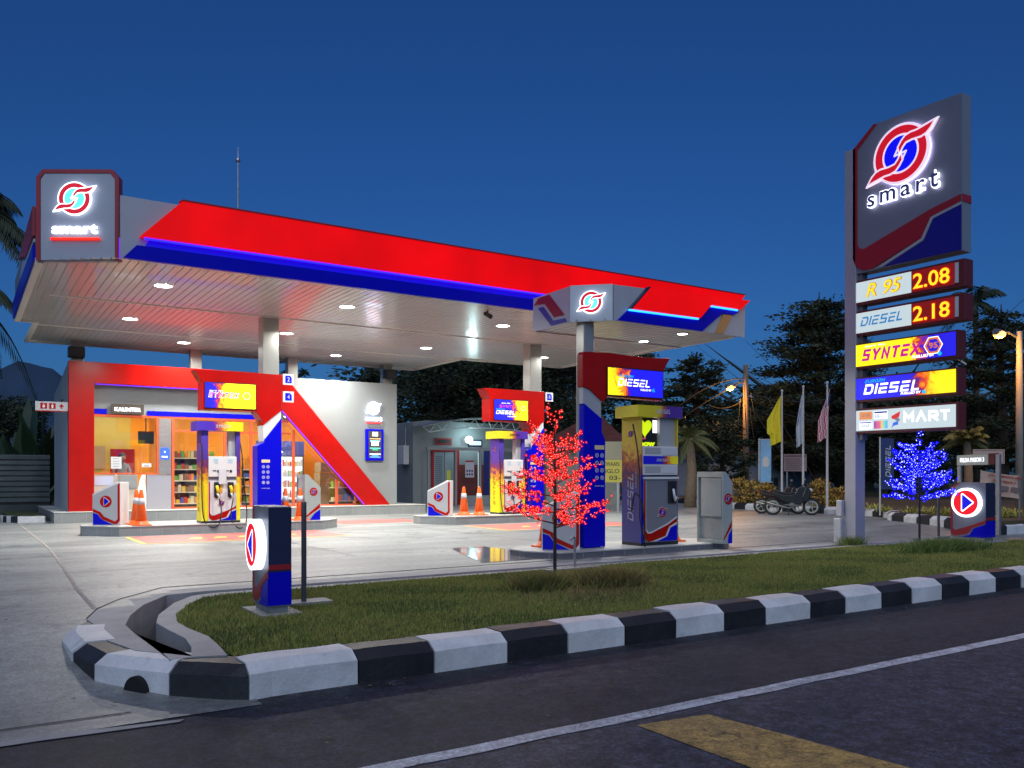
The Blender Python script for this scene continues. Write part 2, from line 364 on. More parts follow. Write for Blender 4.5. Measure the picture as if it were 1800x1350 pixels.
b.build('road_shoulder', kind='structure')
b = B(ASPH2); b.add([(-60,-30,-.25),(150,-30,-.25),(150,4.25,-.25),(-60,4.25,-.25)], [(0,1,2,3)]); b.build('road', kind='structure')
FIELD = mat('far_ground', (.02,.03,.012), .9, col2=(.035,.045,.02), vscale=.2)
b = B(FIELD)
b.add([(-3000,-3000,-.32),(3000,-3000,-.32),(3000,-30,-.32),(-3000,-30,-.32)], [(0,1,2,3)])
b.add([(-3000,34,-.02),(3000,34,-.02),(3000,5000,-.02),(-3000,5000,-.02)], [(0,1,2,3)])
b.add([(-3000,-30,-.32),(-60,-30,-.32),(-60,34,-.02),(-3000,34,-.02)], [(0,1,2,3)])
b.add([(150,-30,-.32),(3000,-30,-.32),(3000,34,-.02),(150,34,-.02)], [(0,1,2,3)])
b.add([(-60,5.85,-.30),(-13.9,5.85,-.30),(-13.9,34,-.02),(-60,34,-.02)], [(0,1,2,3)])
b.add([(45,10.5,-.30),(150,10.5,-.30),(150,34,-.02),(45,34,-.02)], [(0,1,2,3)])
b.build('ground', kind='structure')
# painted edge line, yellow bar
LINE = gritty('line_paint', (.30,.32,.36), (.55,.58,.64), .35, .75, .6, 3., 45, (.5,4,1), 5.5, .56, .5, 60)
b = B(LINE); xs = np.linspace(-20, 60, 161)
v=[]; f=[]
for i, x in enumerate(xs):
    j = .008*math.sin(x*7.1)+.006*math.sin(x*17.3); v += [(x, 4.17+j, -.246), (x, 4.30+j*.6, -.246)]
    if i: f.append((2*i-2, 2*i, 2*i+1, 2*i-1))
b.add(v, f); b.build('edge_line', kind='structure')
LINEY = gritty('yellow_line_paint', (.22,.15,.05), (.42,.27,.07), .4, .7, .65, 3.5, 42, (1,.3,1), 4.5, .54, .5, 60)
B(LINEY).add([(3.60,4.07,-.246),(4.16,4.0,-.246),(4.33,2.6,-.246),(4.35,.5,-.246),(3.68,.5,-.246),(3.60,3.1,-.246)], [(0,5,4,3,2,1)]).build('yellow_bar', kind='structure')
# forecourt sheet
HOLE = [(1.80,6.2),(1.45,6.55),(1.05,7.1),(.98,7.6),(.98,8.5),(1.2,9.5),(1.5,9.95),(2.05,10.55),(14.5,10.55),(16.0,10.1),(16.6,9.6),(19.0,9.2),(19.0,6.2)]
def inside(x, y, P):
    r = False; n = len(P)
    for i in range(n):
        x1,y1 = P[i-1]; x2,y2 = P[i]
        if (y1 > y) != (y2 > y) and x < (x2-x1)*(y-y1)/(y2-y1)+x1: r = not r
    return r
v=[]; f=[]; idx={}
st = .25
def vi(i, j):
    if (i,j) not in idx:
        x = -14+i*st; y = 5.85+j*st; idx[(i,j)] = len(v)
        v.append((x, y, gz(x,y)+.006))
    return idx[(i,j)]
for i in range(int(44/st)):
    for j in range(int(28.5/st)):
        x = -14+(i+.5)*st; y = 5.85+(j+.5)*st
        if (x > 16.5 and y < 10.2) or (x > 1.72 and y < 6.3): continue
        if all(inside(x+dx, y+dy, HOLE) for dx in (-.13,.13) for dy in (-.13,.13)): continue
        f.append((vi(i,j), vi(i+1,j), vi(i+1,j+1), vi(i,j+1)))
B(CONC).add(v, f).build('forecourt', kind='structure')
JO = mat('joint_filler', (.05,.05,.05), .9); JL = mat('joint_mortar', (.30,.27,.25), .9, var=.25, vscale=8)
b = B(JL)
pts = [(1.12,9.35),(1.14,11.1),(1.24,13.6),(1.34,17.3),(1.31,26.6)]
for (x0,y0),(x1,y1) in zip(pts, pts[1:]):
    n = 12
    for k in range(n):
        a = k/n; c = (k+1)/n; xa=x0+(x1-x0)*a; ya=y0+(y1-y0)*a; xb=x0+(x1-x0)*c; yb=y0+(y1-y0)*c; w=.022
        b.add([(xa-w,ya,gz(xa,ya)+.011),(xa+w,ya,gz(xa,ya)+.011),(xb+w,yb,gz(xb,yb)+.011),(xb-w,yb,gz(xb,yb)+.011)], [(0,1,2,3)])
b.build('slab_joint', kind='structure')
b = B(JO)
for y in (13.2, 15.5): b.add([(-14,y,.011),(1.2,y,.011),(1.2,y+.012,.011),(-14,y+.012,.011)], [(0,1,2,3)])
for y in (12.9, 16.3): b.add([(1.4,y,.011),(24,y,.011),(24,y+.014,.011),(1.4,y+.014,.011)], [(0,1,2,3)])
for x in (5.4, 9.6, 13.9, 18.2, 22.4):
    for (ya,yb) in ((12.92,16.29),(16.33,19.4)): b.add([(x,ya,.010),(x+.014,ya,.010),(x+.014,yb,.010),(x,yb,.010)], [(0,1,2,3)])
b.add([(-14,6.32,gz(0,6.32)+.012),(.95,6.10,gz(0,6.1)+.012),(.95,6.12,gz(0,6.12)+.012),(-14,6.37,gz(0,6.37)+.012)], [(0,1,2,3)])
b.build('gutter_groove', kind='structure')
GUT = mat('gutter_concrete', (.26,.26,.27), .7, var=.15, vscale=4)
b = B(GUT); b.add([(-14,5.80,-.243),(.4,5.77,-.243),(1.18,5.72,-.243),(1.22,5.77,-.243),(.4,5.87,-.24),(-14,5.90,-.24)], [(0,1,2,3,4,5)]).build('gutter_edge', kind='structure')
# painted bays at the pumps
BAY = mat('bay_red_paint', (.50,.13,.11), .5, var=.12, vscale=2.5); BAYY = mat('bay_yellow_paint', (.62,.50,.12), .5, var=.15, vscale=4)
b = B(BAY); b.add([(3.0,17.4,.011),(7.1,17.4,.011),(7.1,19.5,.011),(3.0,19.5,.011)], [(0,1,2,3)])
b.add([(10.95,16.9,.011),(15.2,16.9,.011),(15.2,19.0,.011),(10.95,19.0,.011)], [(0,1,2,3)])
b.add([(8.6,21.4,.011),(11.0,21.4,.011),(11.0,22.9,.011),(8.6,22.9,.011)], [(0,1,2,3)])
b.build('red_bay_paint', kind='structure')
b = B(BAYY)
for x0 in (3.0, 10.95):
    y0 = 17.4 if x0 < 5 else 16.9
    b.add([(x0-.1,y0,.011),(x0-.003,y0,.011),(x0-.003,y0+2.1,.011),(x0-.1,y0+2.1,.011)], [(0,1,2,3)])
    b.add([(x0-.1,y0-.1,.011),(x0+4.1,y0-.1,.011),(x0+4.1,y0-.003,.011),(x0-.1,y0-.003,.011)], [(0,1,2,3)])
    for k in range(5): b.add([(x0+.9+k*.5,y0+.75,.015),(x0+1.2+k*.5,y0+.75,.015),(x0+1.25+k*.5,y0+1.1,.015),(x0+1.05+k*.5,y0+1.1,.015)], [(0,1,2,3)])
b.build('yellow_bay_paint', kind='structure')
WET = mat('glossy_sealed_bay', (.26,.26,.25), .14, var=.08, vscale=2, coat=.6)
B(WET).add([(6.6,10.95,.012),(7.75,10.95,.012),(8.1,11.4,.012),(8.1,13.4,.012),(7.4,13.4,.012)], [(0,1,2,3,4)]).build('wet_patch', kind='structure')

# kerb of the grass island (painted black and white)
KW = gritty('kerb_white', (.52,.52,.52), (.68,.68,.68), .06, .38, .6, 2.2, 60, (1,1,1), 3.4, .60, .5, 30)
KB = gritty('kerb_black', (.010,.011,.014), (.019,.020,.024), .25, -.9, .55, 2.5, 60, (1,1,1), 3.1, .62, .5, 30)
def kerb(name, path, breaks, first_white, zb, prof, zt=0., seg=None):
    """path: outer foot line; prof: (inset, height above foot) pairs"""
    P = [Vector((x,y)) for x, y in path]; L = [0]
    for a, c in zip(P, P[1:]): L.append(L[-1]+(c-a).length)
    def at(s):
        for i in range(len(P)-1):
            if s <= L[i+1]+1e-9: break
        t = (s-L[i])/(L[i+1]-L[i]); p = P[i].lerp(P[i+1], t)
        d = (P[i+1]-P[i]).normalized()
        if t > .75 and i < len(P)-2: d = d.lerp((P[i+2]-P[i+1]).normalized(), (t-.75)*2).normalized()
        if t < .25 and i > 0: d = (P[i]-P[i-1]).normalized().lerp(d, .5+t*2).normalized()
        return p, Vector((-d.y, d.x))
    br = [x for x in breaks if x < L[-1]]+[L[-1]]; s0 = 0; w = first_white; b = MB()
    kr = random.Random(len(path))
    for s1 in br:
        jx, jz = kr.uniform(-.009,.009), kr.uniform(-.007,.005)
        b.m(KW if w else KB); n = max(2, int((s1-s0)/.14)); v=[]; f=[]; m = len(prof)
        g = .006
        for i in range(n+1):
            p, nr = at(min(max(s0+g+(s1-s0-2*g)*i/n, 0), L[-1]))
            zz = zb(p.x, p.y)-.03; j = .004*math.sin(p.x*31+p.y*17)
            for k, (ins, hgt) in enumerate(prof): v.append((p.x+nr.x*(ins+jx+j*(k==1)), p.y+nr.y*(ins+jx+j*(k==1)), zz if k == 0 else zt+hgt+jz+.003*math.sin(p.x*9+k)))
        for i in range(n):
            for k in range(m-1): a=i*m+k; f.append((a, a+m, a+m+1, a+1))
        f += [tuple(range(m)), tuple(range(n*m+m-1, n*m-1, -1))]
        b.add(v, [t[::-1] for t in f]); s0 = s1; w = not w
    return b.build(name, kind='structure')
kx = [1.7,2.54,3.19,3.89,4.54,5.2,5.85,6.53,7.16,7.89,8.51,9.2,9.84,10.49,11.13,11.8,12.48,13.1,13.8,14.5,15.2,15.8,16.5,17.2]
path = [(18.2,6.05),(1.9,6.04),(1.67,6.0),(1.27,6.35),(.83,6.95),(.74,7.5),(.72,8.1),(.78,8.45),(.95,8.78)]
tot = 18.2
br = sorted(18.2-x for x in kx)
off = br[-1]
br += [off+.06+.55, off+.06+.55+.72, off+.06+.55+.72+.56, off+.06+.55+.72+.56+.92]
white0 = (len(kx) % 2 == 0)
path = path
def kerb_rev(*a, **k): return kerb(*a, **k)
kerb('kerb', [(x,y) for x,y in path], br, not white0, lambda x, y: -.25 if y < 6.4 or x > 1.5 else gz(x,y)-.03,
     [(0,0),(.0,-.07),(-.10,0.0),(-.32,.002),(-.32,-.3)])
px_, py_ = 1.06, 6.60; dm = face_m((px_-.004,py_-.003,-.235), (.44/.744,-.60/.744,0))
B(mat('drain_dark',(.006,.006,.007),.9)).prism([(.10*math.cos(R(a)),.125*math.sin(R(a))) for a in range(0,181,15)], -.05, .012, dm).build('drain_mouth', kind='structure')  # dark half-disc on the kerb face, the opening's shade as colour
# concrete slab round the nose of the island, with the open drain beside it
SLABO = [(1.45,6.5),(1.12,6.98),(1.0,7.5),(.97,8.1),(1.0,8.4),(.98,8.72),(1.14,9.3),(1.42,9.87),(2.0,10.62),(3.0,10.62),(14.6,10.66),(15.9,10.2),(16.6,9.75)]
DR_O = [(1.27,6.5),(1.28,7.3),(1.23,7.75),(1.23,8.2),(1.35,8.72),(1.57,9.35),(1.92,9.98),(2.3,10.06),(14.3,10.08),(15.5,9.8),(16.5,9.55)]
DR_I = [(1.42,6.5),(1.50,6.85),(1.54,7.25),(1.50,7.75),(1.48,8.15),(1.58,8.6),(1.86,9.3),(2.13,9.74),(2.4,9.84),(14.2,9.86),(15.4,9.6),(16.4,9.4)]
LIP = [(1.66,6.42),(1.70,6.85),(1.72,7.25),(1.66,7.75),(1.65,8.1),(1.72,8.5),(1.98,9.15),(2.22,9.55),(2.5,9.66),(14.1,9.68),(15.3,9.44),(16.3,9.25)]
b = B(SLABM)
top = SLABO+DR_O[::-1]
b.prism([(x,y) for x,y in top], -.7, .004)
b.build('drain_walkway', kind='structure')
b = B(SLABM); b.prism(DR_I+LIP[::-1], -.7, .006); b.build('drain_lip', kind='structure')
B(mat('drain_floor',(.06,.065,.07),.6,var=.2)).box(.9,17,6.3,10.2,-.75,-.62).build('drain_floor', kind='structure')
B(JO).prism([(x+.0,y) for x,y in SLABO[5:11]]+[(x,y+.045) for x,y in SLABO[5:11]][::-1], .002, .0095).build('walkway_joint', kind='structure')
# soil under the lawn
LAWN = [(1.72,6.36)]+LIP[1:]+[(17.6,9.15),(18.3,8.8),(18.5,7.4),(18.2,6.36)]
SOIL = mat('lawn_soil', (.05,.055,.02), .95, col2=(.085,.085,.03), vscale=2, bump=.6, bscale=30)
def bare(x, y):   # dry dead patch round the red tree
    return math.exp(-((x-6.15)**2/.55+(y-7.75)**2/.35))
v=[]; f=[]; idx={}; st=.2
def lz(x, y): return -.03+.015*math.sin(x*1.7)*math.cos(y*2.1)+.03*ramp01((y-6.5)/1.5)
for i in range(88):
    for j in range(17):
        x=1.4+i*st; y=6.34+j*st
        if inside(x+.1,y+.1,LAWN) :
            q=[]
            for (a,c) in ((i,j),(i+1,j),(i+1,j+1),(i,j+1)):
                if (a,c) not in idx:
                    idx[(a,c)] = len(v); X=1.4+a*st; Y=6.34+c*st; v.append((X,Y,lz(X,Y)))
                q.append(idx[(a,c)])
            f.append(tuple(q))
B(SOIL).add(v, f).build('lawn_soil', kind='structure')
# grass blades
def make_blades(name, xy, hgt, wid, mats, pick, zf, lean=.5, **tags):
    n = len(xy); ang = rng.uniform(0, 2*math.pi, n); h = hgt*rng.uniform(.5, 1.25, n); w = wid*rng.uniform(.7,1.3,n)
    la = rng.uniform(0, 2*math.pi, n); ll = h*lean*rng.uniform(.2,1.4,n)
    z0 = np.array([zf(a, c) for a, c in xy])
    dx = np.cos(ang)*w; dy = np.sin(ang)*w
    V = np.zeros((n,3,3)); V[:,0] = np.c_[xy[:,0]-dx, xy[:,1]-dy, z0]; V[:,1] = np.c_[xy[:,0]+dx, xy[:,1]+dy, z0]
    V[:,2] = np.c_[xy[:,0]+np.cos(la)*ll, xy[:,1]+np.sin(la)*ll, z0+h]
    me = bpy.data.meshes.new(name); me.vertices.add(3*n); me.vertices.foreach_set('co', V.ravel())
    me.loops.add(3*n); me.loops.foreach_set('vertex_index', np.arange(3*n)); me.polygons.add(n)
    me.polygons.foreach_set('loop_start', np.arange(0,3*n,3)); me.polygons.foreach_set('loop_total', np.full(n,3))
    for m in mats: me.materials.append(m)
    me.polygons.foreach_set('material_index', pick); me.update(calc_edges=True); me.validate()
    ob = bpy.data.objects.new(name, me); COL.objects.link(ob)
    for k, x in tags.items(): ob[k] = x
    return ob
GM = [mat('grass_green', (.17,.23,.04), .8), mat('grass_olive', (.30,.28,.06), .8), mat('grass_dark', (.07,.11,.02), .8), mat('grass_dry', (.27,.18,.08), .9), mat('grass_yellow', (.28,.26,.06), .85)]
cand = np.c_[rng.uniform(1.6,18.5,300000), rng.uniform(6.33,9.9,300000)]
cand = cand[rng.uniform(0,1,len(cand)) < np.clip(1.25-(cand[:,0]-1.6)/22, .3, 1)]
ok = np.array([inside(a, c, LAWN) for a, c in cand]); cand = cand[ok]
br_ = np.array([bare(a, c) for a, c in cand]); cand = cand[(rng.uniform(0,1,len(cand)) > br_*.35)]
br_ = np.array([bare(a, c) for a, c in cand])
patch = np.sin(cand[:,0]*2.3+1.1*np.sin(cand[:,1]*3))*np.cos(cand[:,1]*2.9+cand[:,0]*.7)
u = rng.uniform(0,1,len(cand)); pick = np.where(u < .34, 0, np.where(u < .70, 1, np.where(u < .88, 2, 4)))
pick = np.where((patch > .35) & (rng.uniform(0,1,len(cand)) < .4), 2, pick); pick = np.where((patch < -.4) & (rng.uniform(0,1,len(cand)) < .45), 4, pick)
pick = np.where(rng.uniform(0,1,len(cand)) < br_*.8, 3, pick)
make_blades('lawn_grass', cand, .036, .0045, GM, pick, lz, kind='stuff', label='short green lawn grass on the kerbed island, browner round the red tree', category='grass')
lt_ = B(mat('dry_leaf',(.16,.11,.05),.8,var=.3,vscale=9)); r3 = random.Random(4)
for k in range(230):
    if k < 110: X = r3.uniform(1.5,13); Y = 6.02-abs(r3.gauss(0,.12)); Z = -.242
    elif k < 150: X = r3.uniform(1.5,12); Y = r3.uniform(4.4,5.9); Z = -.242
    elif k < 190: X = r3.uniform(-1.,.9); Y = r3.uniform(6.2,11); Z = gz(X,Y)+.016
    else: X = r3.uniform(1.9,13); Y = r3.uniform(6.6,9.4); Z = lz(X,Y)+.035
    a = r3.uniform(0,6.28); q = r3.uniform(.008,.022); c, s_ = math.cos(a)*q, math.sin(a)*q
    lt_.add([(X-c,Y-s_,Z),(X+s_*.4,Y-c*.4,Z+q*.3),(X+c,Y+s_,Z+.002),(X-s_*.4,Y+c*.4,Z+q*.2)], [(0,1,2,3)])
lt_.build('leaf_litter', kind='stuff', label='scattered dry leaf bits and grit along the kerb and lawn', category='litter')
# taller tufts round the two lit trees
def tuft(name, label, cx, cy, rx, ry, n, h, mix):
    a = rng.normal(0, 1, (n,2))*np.array([rx, ry])*.55+np.array([cx, cy])
    pk = rng.choice(len(GM), n, p=mix)
    o = make_blades(name, a-np.array([cx,cy]), h, .005, GM, pk, lambda x, y: 0, lean=1.1, label=label, category='plant')
    o.location = (cx, cy, 0); return o
tuft('grass_clump', 'scruffy dark tuft of grass just left of the red lit tree', 5.65, 8.05, .28, .18, 4200, .20, [.1,.2,.35,.3,.05])
tuft('grass_clump', 'bushy brown and green tuft just right of the red lit tree', 6.5, 7.8, .34, .2, 5200, .22, [.1,.15,.25,.45,.05])
tuft('grass_clump', 'wide flat dark green clump under the blue lit tree', 14.35, 8.25, .8, .26, 9000, .20, [.35,.05,.6,0,0])
tuft('grass_clump', 'small dark green weed clump at the foot of the tall price sign post', 14.2, 9.95, .25, .15, 900, .16, [.3,.1,.6,0,0])

# pump islands and the shop's raised step
def island(name, pts, h, label, mt=TILE):
    c = (sum(p[0] for p in pts)/len(pts), sum(p[1] for p in pts)/len(pts), 0)
    r = thing(name, label, 'kerb island', c)
    B(mt).prism(pts, -.02, h-.02).build('tiled_side', r)
    B(mat('island_top',(.42,.42,.39),.5,var=.1,vscale=2)).prism(offset(pts if sum(pts[i-1][0]*pts[i][1]-pts[i][0]*pts[i-1][1] for i in range(len(pts)))>0 else pts[::-1], .012), h-.02, h).build('paved_top', r)
    g = MB().m(mat('tile_joint',(.36,.36,.34),.8))
    for i in range(len(pts)):
        a = Vector(pts[i-1]); c2 = Vector(pts[i]); d = c2-a; n = int(d.length/.42)
        if d.length < .3: continue
        u = d.normalized(); nn = Vector((u.y,-u.x))
        for k in range(1, n+1):
            p = a+d*(k/(n+.5)); q = p+nn*.003
            g.add([(q.x-u.x*.005,q.y-u.y*.005,.0),(q.x+u.x*.005,q.y+u.y*.005,.0),(q.x+u.x*.005,q.y+u.y*.005,h-.03),(q.x-u.x*.005,q.y-u.y*.005,h-.03)], [(0,1,2,3)])
    g.build('tile_joints', r)
    return r
island('pump_island', [(2.22,20.5),(2.85,19.8),(7.4,19.8),(8.0,20.4),(8.0,20.9),(7.4,21.4),(2.85,21.4),(2.22,20.9)][::1], .22, 'grey tiled pump island nearest the shop counter')
island('pump_island', [(10.35,20.4),(10.95,19.5),(15.4,19.5),(15.9,20.1),(15.9,20.6),(15.4,21.1),(10.95,21.1),(10.35,20.8)], .22, 'grey tiled pump island behind the red lit tree')
island('pump_island', [(7.62,11.3),(7.95,10.76),(11.62,10.76),(12.1,11.1),(12.1,11.6),(11.6,12.0),(7.95,12.0),(7.62,11.75)], .11, 'low dark grey pump island nearest the lawn, under the small diesel canopy', mat('island_dark_tile',(.13,.13,.15),.5,var=.1))

# ================================================================== MAIN CANOPY
SOF = mat('soffit_strip', (.62,.62,.60), .20, .15, var=.06, vscale=.8, coat=.3)
TRIM = mat('canopy_trim', (.62,.61,.56), .4)
cano = thing('forecourt_canopy', 'large flat canopy with lit red fascia over the two rear pump islands', 'canopy', (9,20,0))
PLAN = [(2.33,16.1),(17.7,16.1),(17.7,24.0),(13.65,24.0),(13.65,27.4),(1.57,27.4),(1.57,23.8),(1.16,23.8),(1.16,17.03)]
B(DGREY).prism(offset(PLAN[::1], -.12), 5.22, 6.12).build('roof_box', cano)
def soffit(x0, x1, yr, z, pitch, name, parent, m=SOF):
    v=[]; f=[]; n = int((x1-x0)/pitch)
    b = B(m)
    for i in range(n+1):
        xa = x0+i*pitch; xb = min(xa+pitch, x1)
        if xb-xa < .02: continue
        ya, yb = yr((xa+xb)/2); g = .012; q = .018
        b.add([(xa,ya,z+q),(xa+g,ya,z),(xb-g,ya,z),(xb,ya,z+q),(xa,yb,z+q),(xa+g,yb,z),(xb-g,yb,z),(xb,yb,z+q)], [(0,4,5,1),(1,5,6,2),(2,6,7,3)])
    return b.build(name, parent)
def yr(x):
    a = 16.1 if x > 2.33 else 17.03-(x-1.16)/1.17*.93
    return a, (23.8 if x < 1.57 else 27.4 if x < 13.65 else 24.0)
soffit(1.16, 17.7, yr, 5.12, .15, 'soffit', cano)
b = B(TRIM)
b.box(1.57,17.7,20.17,20.21,5.10,5.135).box(1.57,13.65,24.33,24.37,5.10,5.135)
b.box(1.10,1.22,17.05,23.84,5.07,5.16); b.box(1.10,1.63,23.85,23.93,5.07,5.16); b.box(1.50,1.62,23.94,27.42,5.07,5.16)
b.box(1.50,13.7,27.43,27.52,5.07,5.16); b.box(13.62,13.72,24.09,27.42,5.07,5.16); b.box(13.62,17.72,24.0,24.08,5.07,5.16); b.box(17.66,17.76,16.1,23.99,5.07,5.16)
b.build('edge_trim', cano)
M = front(0, 16.10, 0)
fas = B(GREY).prism([(2.33,5.10),(2.33,6.20),(17.70,6.20),(17.70,5.10)], 0, .05, M).build('fascia_panel', cano)
B(E_RED).prism([(3.32,6.22),(2.63,5.50),(17.25,5.50),(17.95,6.22)], .06, .22, M).build('lit_red_panel', cano)
B(MAROON).prism([(3.28,6.225),(3.33,6.255),(17.98,6.255),(17.95,6.225)], .055, .235, M).build('red_panel_cap', cano)
B(BLUEP).prism([(2.36,5.10),(2.58,5.35),(17.5,5.35),(17.68,5.10)], .055, .14, M).build('blue_band', cano)
BLUEW = mat('recess_blue', (.01,.01,.5), .5, emit=(.002,.001,.55), es=.55)  # neon light falling on the recess wall, put into its emission
B(BLUEW).prism([(2.72,5.352),(2.80,5.50),(17.1,5.50),(17.3,5.352)], .052, .058, M).build('blue_recess', cano)
B(E_NEON).tube([(2.70,15.935,5.475),(17.0,15.935,5.475)], .018, 6).build('neon_tube', cano)
# left-hand fascia
M = left(1.16, 23.8, 0)
B(DGREY).prism([(0,5.14),(0,6.05),(6.75,6.05),(6.75,5.14)], .0, .05, M).build('fascia_panel', cano)
B(MAROON).prism([(2.2,6.07),(5.6,6.07),(6.7,6.07),(6.72,5.55),(4.6,5.62),(3.6,5.85)], .055, .10, M).build('red_band', cano)
B(BLUEP).prism([(0,5.12),(0,5.5),(2.6,5.5),(5.0,5.42),(6.7,5.38),(6.7,5.12)], .055, .10, M).build('blue_band', cano)
B(GREY).prism([(2.6,5.54),(3.4,5.80),(4.5,5.58),(6.7,5.50),(6.7,5.44),(5.0,5.46)], .055, .085, M).build('grey_band', cano)
# corner sign
cx0, cy0 = 1.15, 17.03
du = Vector((1.18,-.76,0)).normalized()
M = face_m((cx0,cy0,0), du)
W = 1.41
pts = [(0,5.10),(0,6.55),(.10,6.68),(W-.11,6.68),(W,6.55),(W,5.10)]
cs = B(DGREY).prism(pts, -.12, .0, M).build('corner_sign', cano)
B(mat('sign_backing',(.36,.38,.44),.45)).prism([(.055,5.11),(.055,6.53),(.125,6.63),(W-.135,6.63),(W-.055,6.53),(W-.055,5.11)], .001, .03, M).build('sign_face', cs)
B(MAROON).prism([(-.02,5.10),(-.02,6.56),(.09,6.70),(W-.1,6.70),(W+.02,6.56),(W+.02,5.10),(W-.05,5.10),(W-.05,6.535),(W-.13,6.635),(.12,6.635),(.05,6.535),(.05,5.10)], -.10, .045, M).build('red_frame', cs)
B(E_PURPLE).tube([tuple(M @ Vector((W+.03,5.12,.03))), tuple(M @ Vector((W+.03,5.50,.03)))], .012, 6).build('neon_tube', cs)
def glow_sign(M, r, cx, cz, parent, smart=True, tw=1., ty=-1., red=None, blue=None):
    L = logo(M @ Matrix.Translation((cx, cz, .07)), r, parent, depth=.03, red=red, blue=blue)
    if smart:
        bb = B(E_WHITE); bb.text('smart', M, cx-tw/2, cz+ty-.02*tw, tw, .21*tw, .07, .03, 0, .035); bb.build('lettering', parent)
glow_sign(M, .27, .68, 6.17, cano, tw=.80, ty=-.60, red=E_LRED, blue=E_CYAN)
b = B(mat('neon_red', (.5,0,0), emit=(1.,.02,.01), es=1.6)); b.tube([tuple(M @ Vector((.25,5.475,.06))), tuple(M @ Vector((1.10,5.475,.06)))], .025, 8).build('red_neon_bar', cano)
# columns
def column(x0, x1, y0, y1, z0, z1, parent, name='column', m=COLP):
    return B(m).box(x0,x1,y0,y1,z0,z1).build(name, parent, bevel=.012)
column(6.06,6.45,20.2,20.58,.2,5.125, cano); column(13.80,14.20,20.2,20.58,.2,5.125, cano)
for x in (2.62,5.85,8.85,12.2): column(x,x+.32,26.8,27.1,4.1,5.125, cano)
# downlights
DL = [(3.40,18.0),(7.30,18.0),(11.55,18.15),(3.45,22.3),(7.32,22.3),(11.67,22.6),(5.37,25.5),(10.0,25.6),(15.8,18.2),(15.8,22.4)]
def downlight(x, y, z, parent, power, r=.165):
    h = B(mat('lamp_rim',(.6,.6,.6),.3)).ring(r+.03, r, z-.010, z, 24, Matrix.Translation((x,y,0))).build('downlight', parent, smooth=False)
    B(E_DOWN).cyl(r, z-.008, z-.003, 20, Matrix.Translation((x,y,0))).build('lens', h)
    ld = bpy.data.lights.new('downlight_lamp', 'AREA'); ld.shape = 'DISK'; ld.size = r*2; ld.energy = power; ld.color = (1., .99, .92); ld.spread = R(165)
    lo = bpy.data.objects.new('downlight_lamp', ld); COL.objects.link(lo); lo.location = Vector((x,y,z-.014))-ORG[parent.name]; lo.parent = parent
for x, y in DL: downlight(x, y, 5.12, cano, 250)
# small camera under the front edge, loudspeakers on the rear columns
def cam_thing(x, y, z, label):
    t = thing('security_camera', label, 'camera', (x,y,z))
    B(BLACK).tube([(x,y,z),(x,y,z-.10)], .02, 8).build('bracket', t)
    B(BLACK).tube([(x-.02,y+.08,z-.06),(x+.03,y-.10,z-.16)], [.05,.055], 10).build('camera_body', t)
cam_thing(10.15, 16.6, 5.11, 'small black security camera under the front edge of the large canopy')
for x, lab in ((2.52,'black loudspeaker box on the rear canopy column above the red shop frame'),(12.15,'black loudspeaker box on the rear canopy column above the right end of the shop wall')):
    t = thing('loudspeaker', lab, 'speaker', (x+.2,26.65,4.8))
    B(BLACK).box(x,x+.42,26.50,26.79,4.62,4.92).build('speaker_case', t, bevel=.02)
    B(mat('speaker_grille',(.03,.03,.035),.8)).box(x+.04,x+.38,26.485,26.498,4.66,4.88).build('speaker_grille', t)
# lightning rod on the roof
t = thing('lightning_rod', 'thin lightning rod with a small ball standing on the canopy roof', 'lightning rod', (6.5,24,6.1))
B(GALV).tube([(6.5,24,6.1),(6.5,24,10.0)], [.035,.025], 8).build('mast', t)
B(STEEL).sphere((6.5,24,10.12), .07).build('ball', t, smooth=True); B(STEEL).tube([(6.5,24,9.9),(6.5,24,10.5)], [.02,.004], 6).build('spike', t)

# ================================================================== SMALL CANOPY
sc2 = thing('diesel_canopy', 'small low canopy with a lit round emblem over the nearest pump', 'canopy', (10.4,11.8,0))
P2 = [(9.13,10.92),(12.30,10.92),(12.20,12.50),(8.70,12.52),(8.62,11.42)]
B(DGREY).prism(offset(P2, -.06), 4.0, 4.5).build('roof_box', sc2)
def yr2(x): return (max(10.93, 11.42-(x-8.62)/.51*.5), 12.5)
soffit(8.66, 12.22, yr2, 3.925, .17, 'soffit', sc2)
B(TRIM).box(8.66,12.24,12.5,12.54,3.90,3.96).build('edge_trim', sc2)
GREYL = mat('fascia_silver', (.46,.47,.50), .35, .2, var=.04)
M = front(0, 10.92, 0)
fa = B(GREYL).prism([(9.13,3.91),(9.13,4.51),(12.32,4.58),(12.30,3.91)], 0, .03, M).build('fascia_panel', sc2)
B(E_RED).prism([(9.89,4.54),(9.48,4.13),(11.05,4.13),(11.33,4.40),(12.10,4.40),(12.34,4.58)], .035, .13, M).build('lit_red_panel', sc2)
B(NAVY).prism([(9.84,4.545),(9.42,4.13),(9.46,4.13),(9.88,4.545)], .032, .12, M).build('panel_edge', sc2)
B(BLUEP).prism([(9.18,3.912),(9.40,4.10),(11.04,4.10),(11.30,4.365),(12.12,4.365),(11.95,4.28),(11.66,4.28),(11.15,3.912)], .032, .07, M).build('blue_band', sc2)
OM = mat('lamp_tinted_band', (.62,.33,.12), .3, .3)  # orange reflection of the street lamp put into the metal's colour
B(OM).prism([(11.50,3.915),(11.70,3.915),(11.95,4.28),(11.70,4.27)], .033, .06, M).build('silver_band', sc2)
B(E_NEONC).tube([(9.40,10.83,4.105),(11.03,10.83,4.115)], .016, 6).build('neon_tube', sc2)
B(E_NEONC).tube([(11.35,10.83,4.375),(12.04,10.83,4.375)], .016, 6).build('neon_tube', sc2)
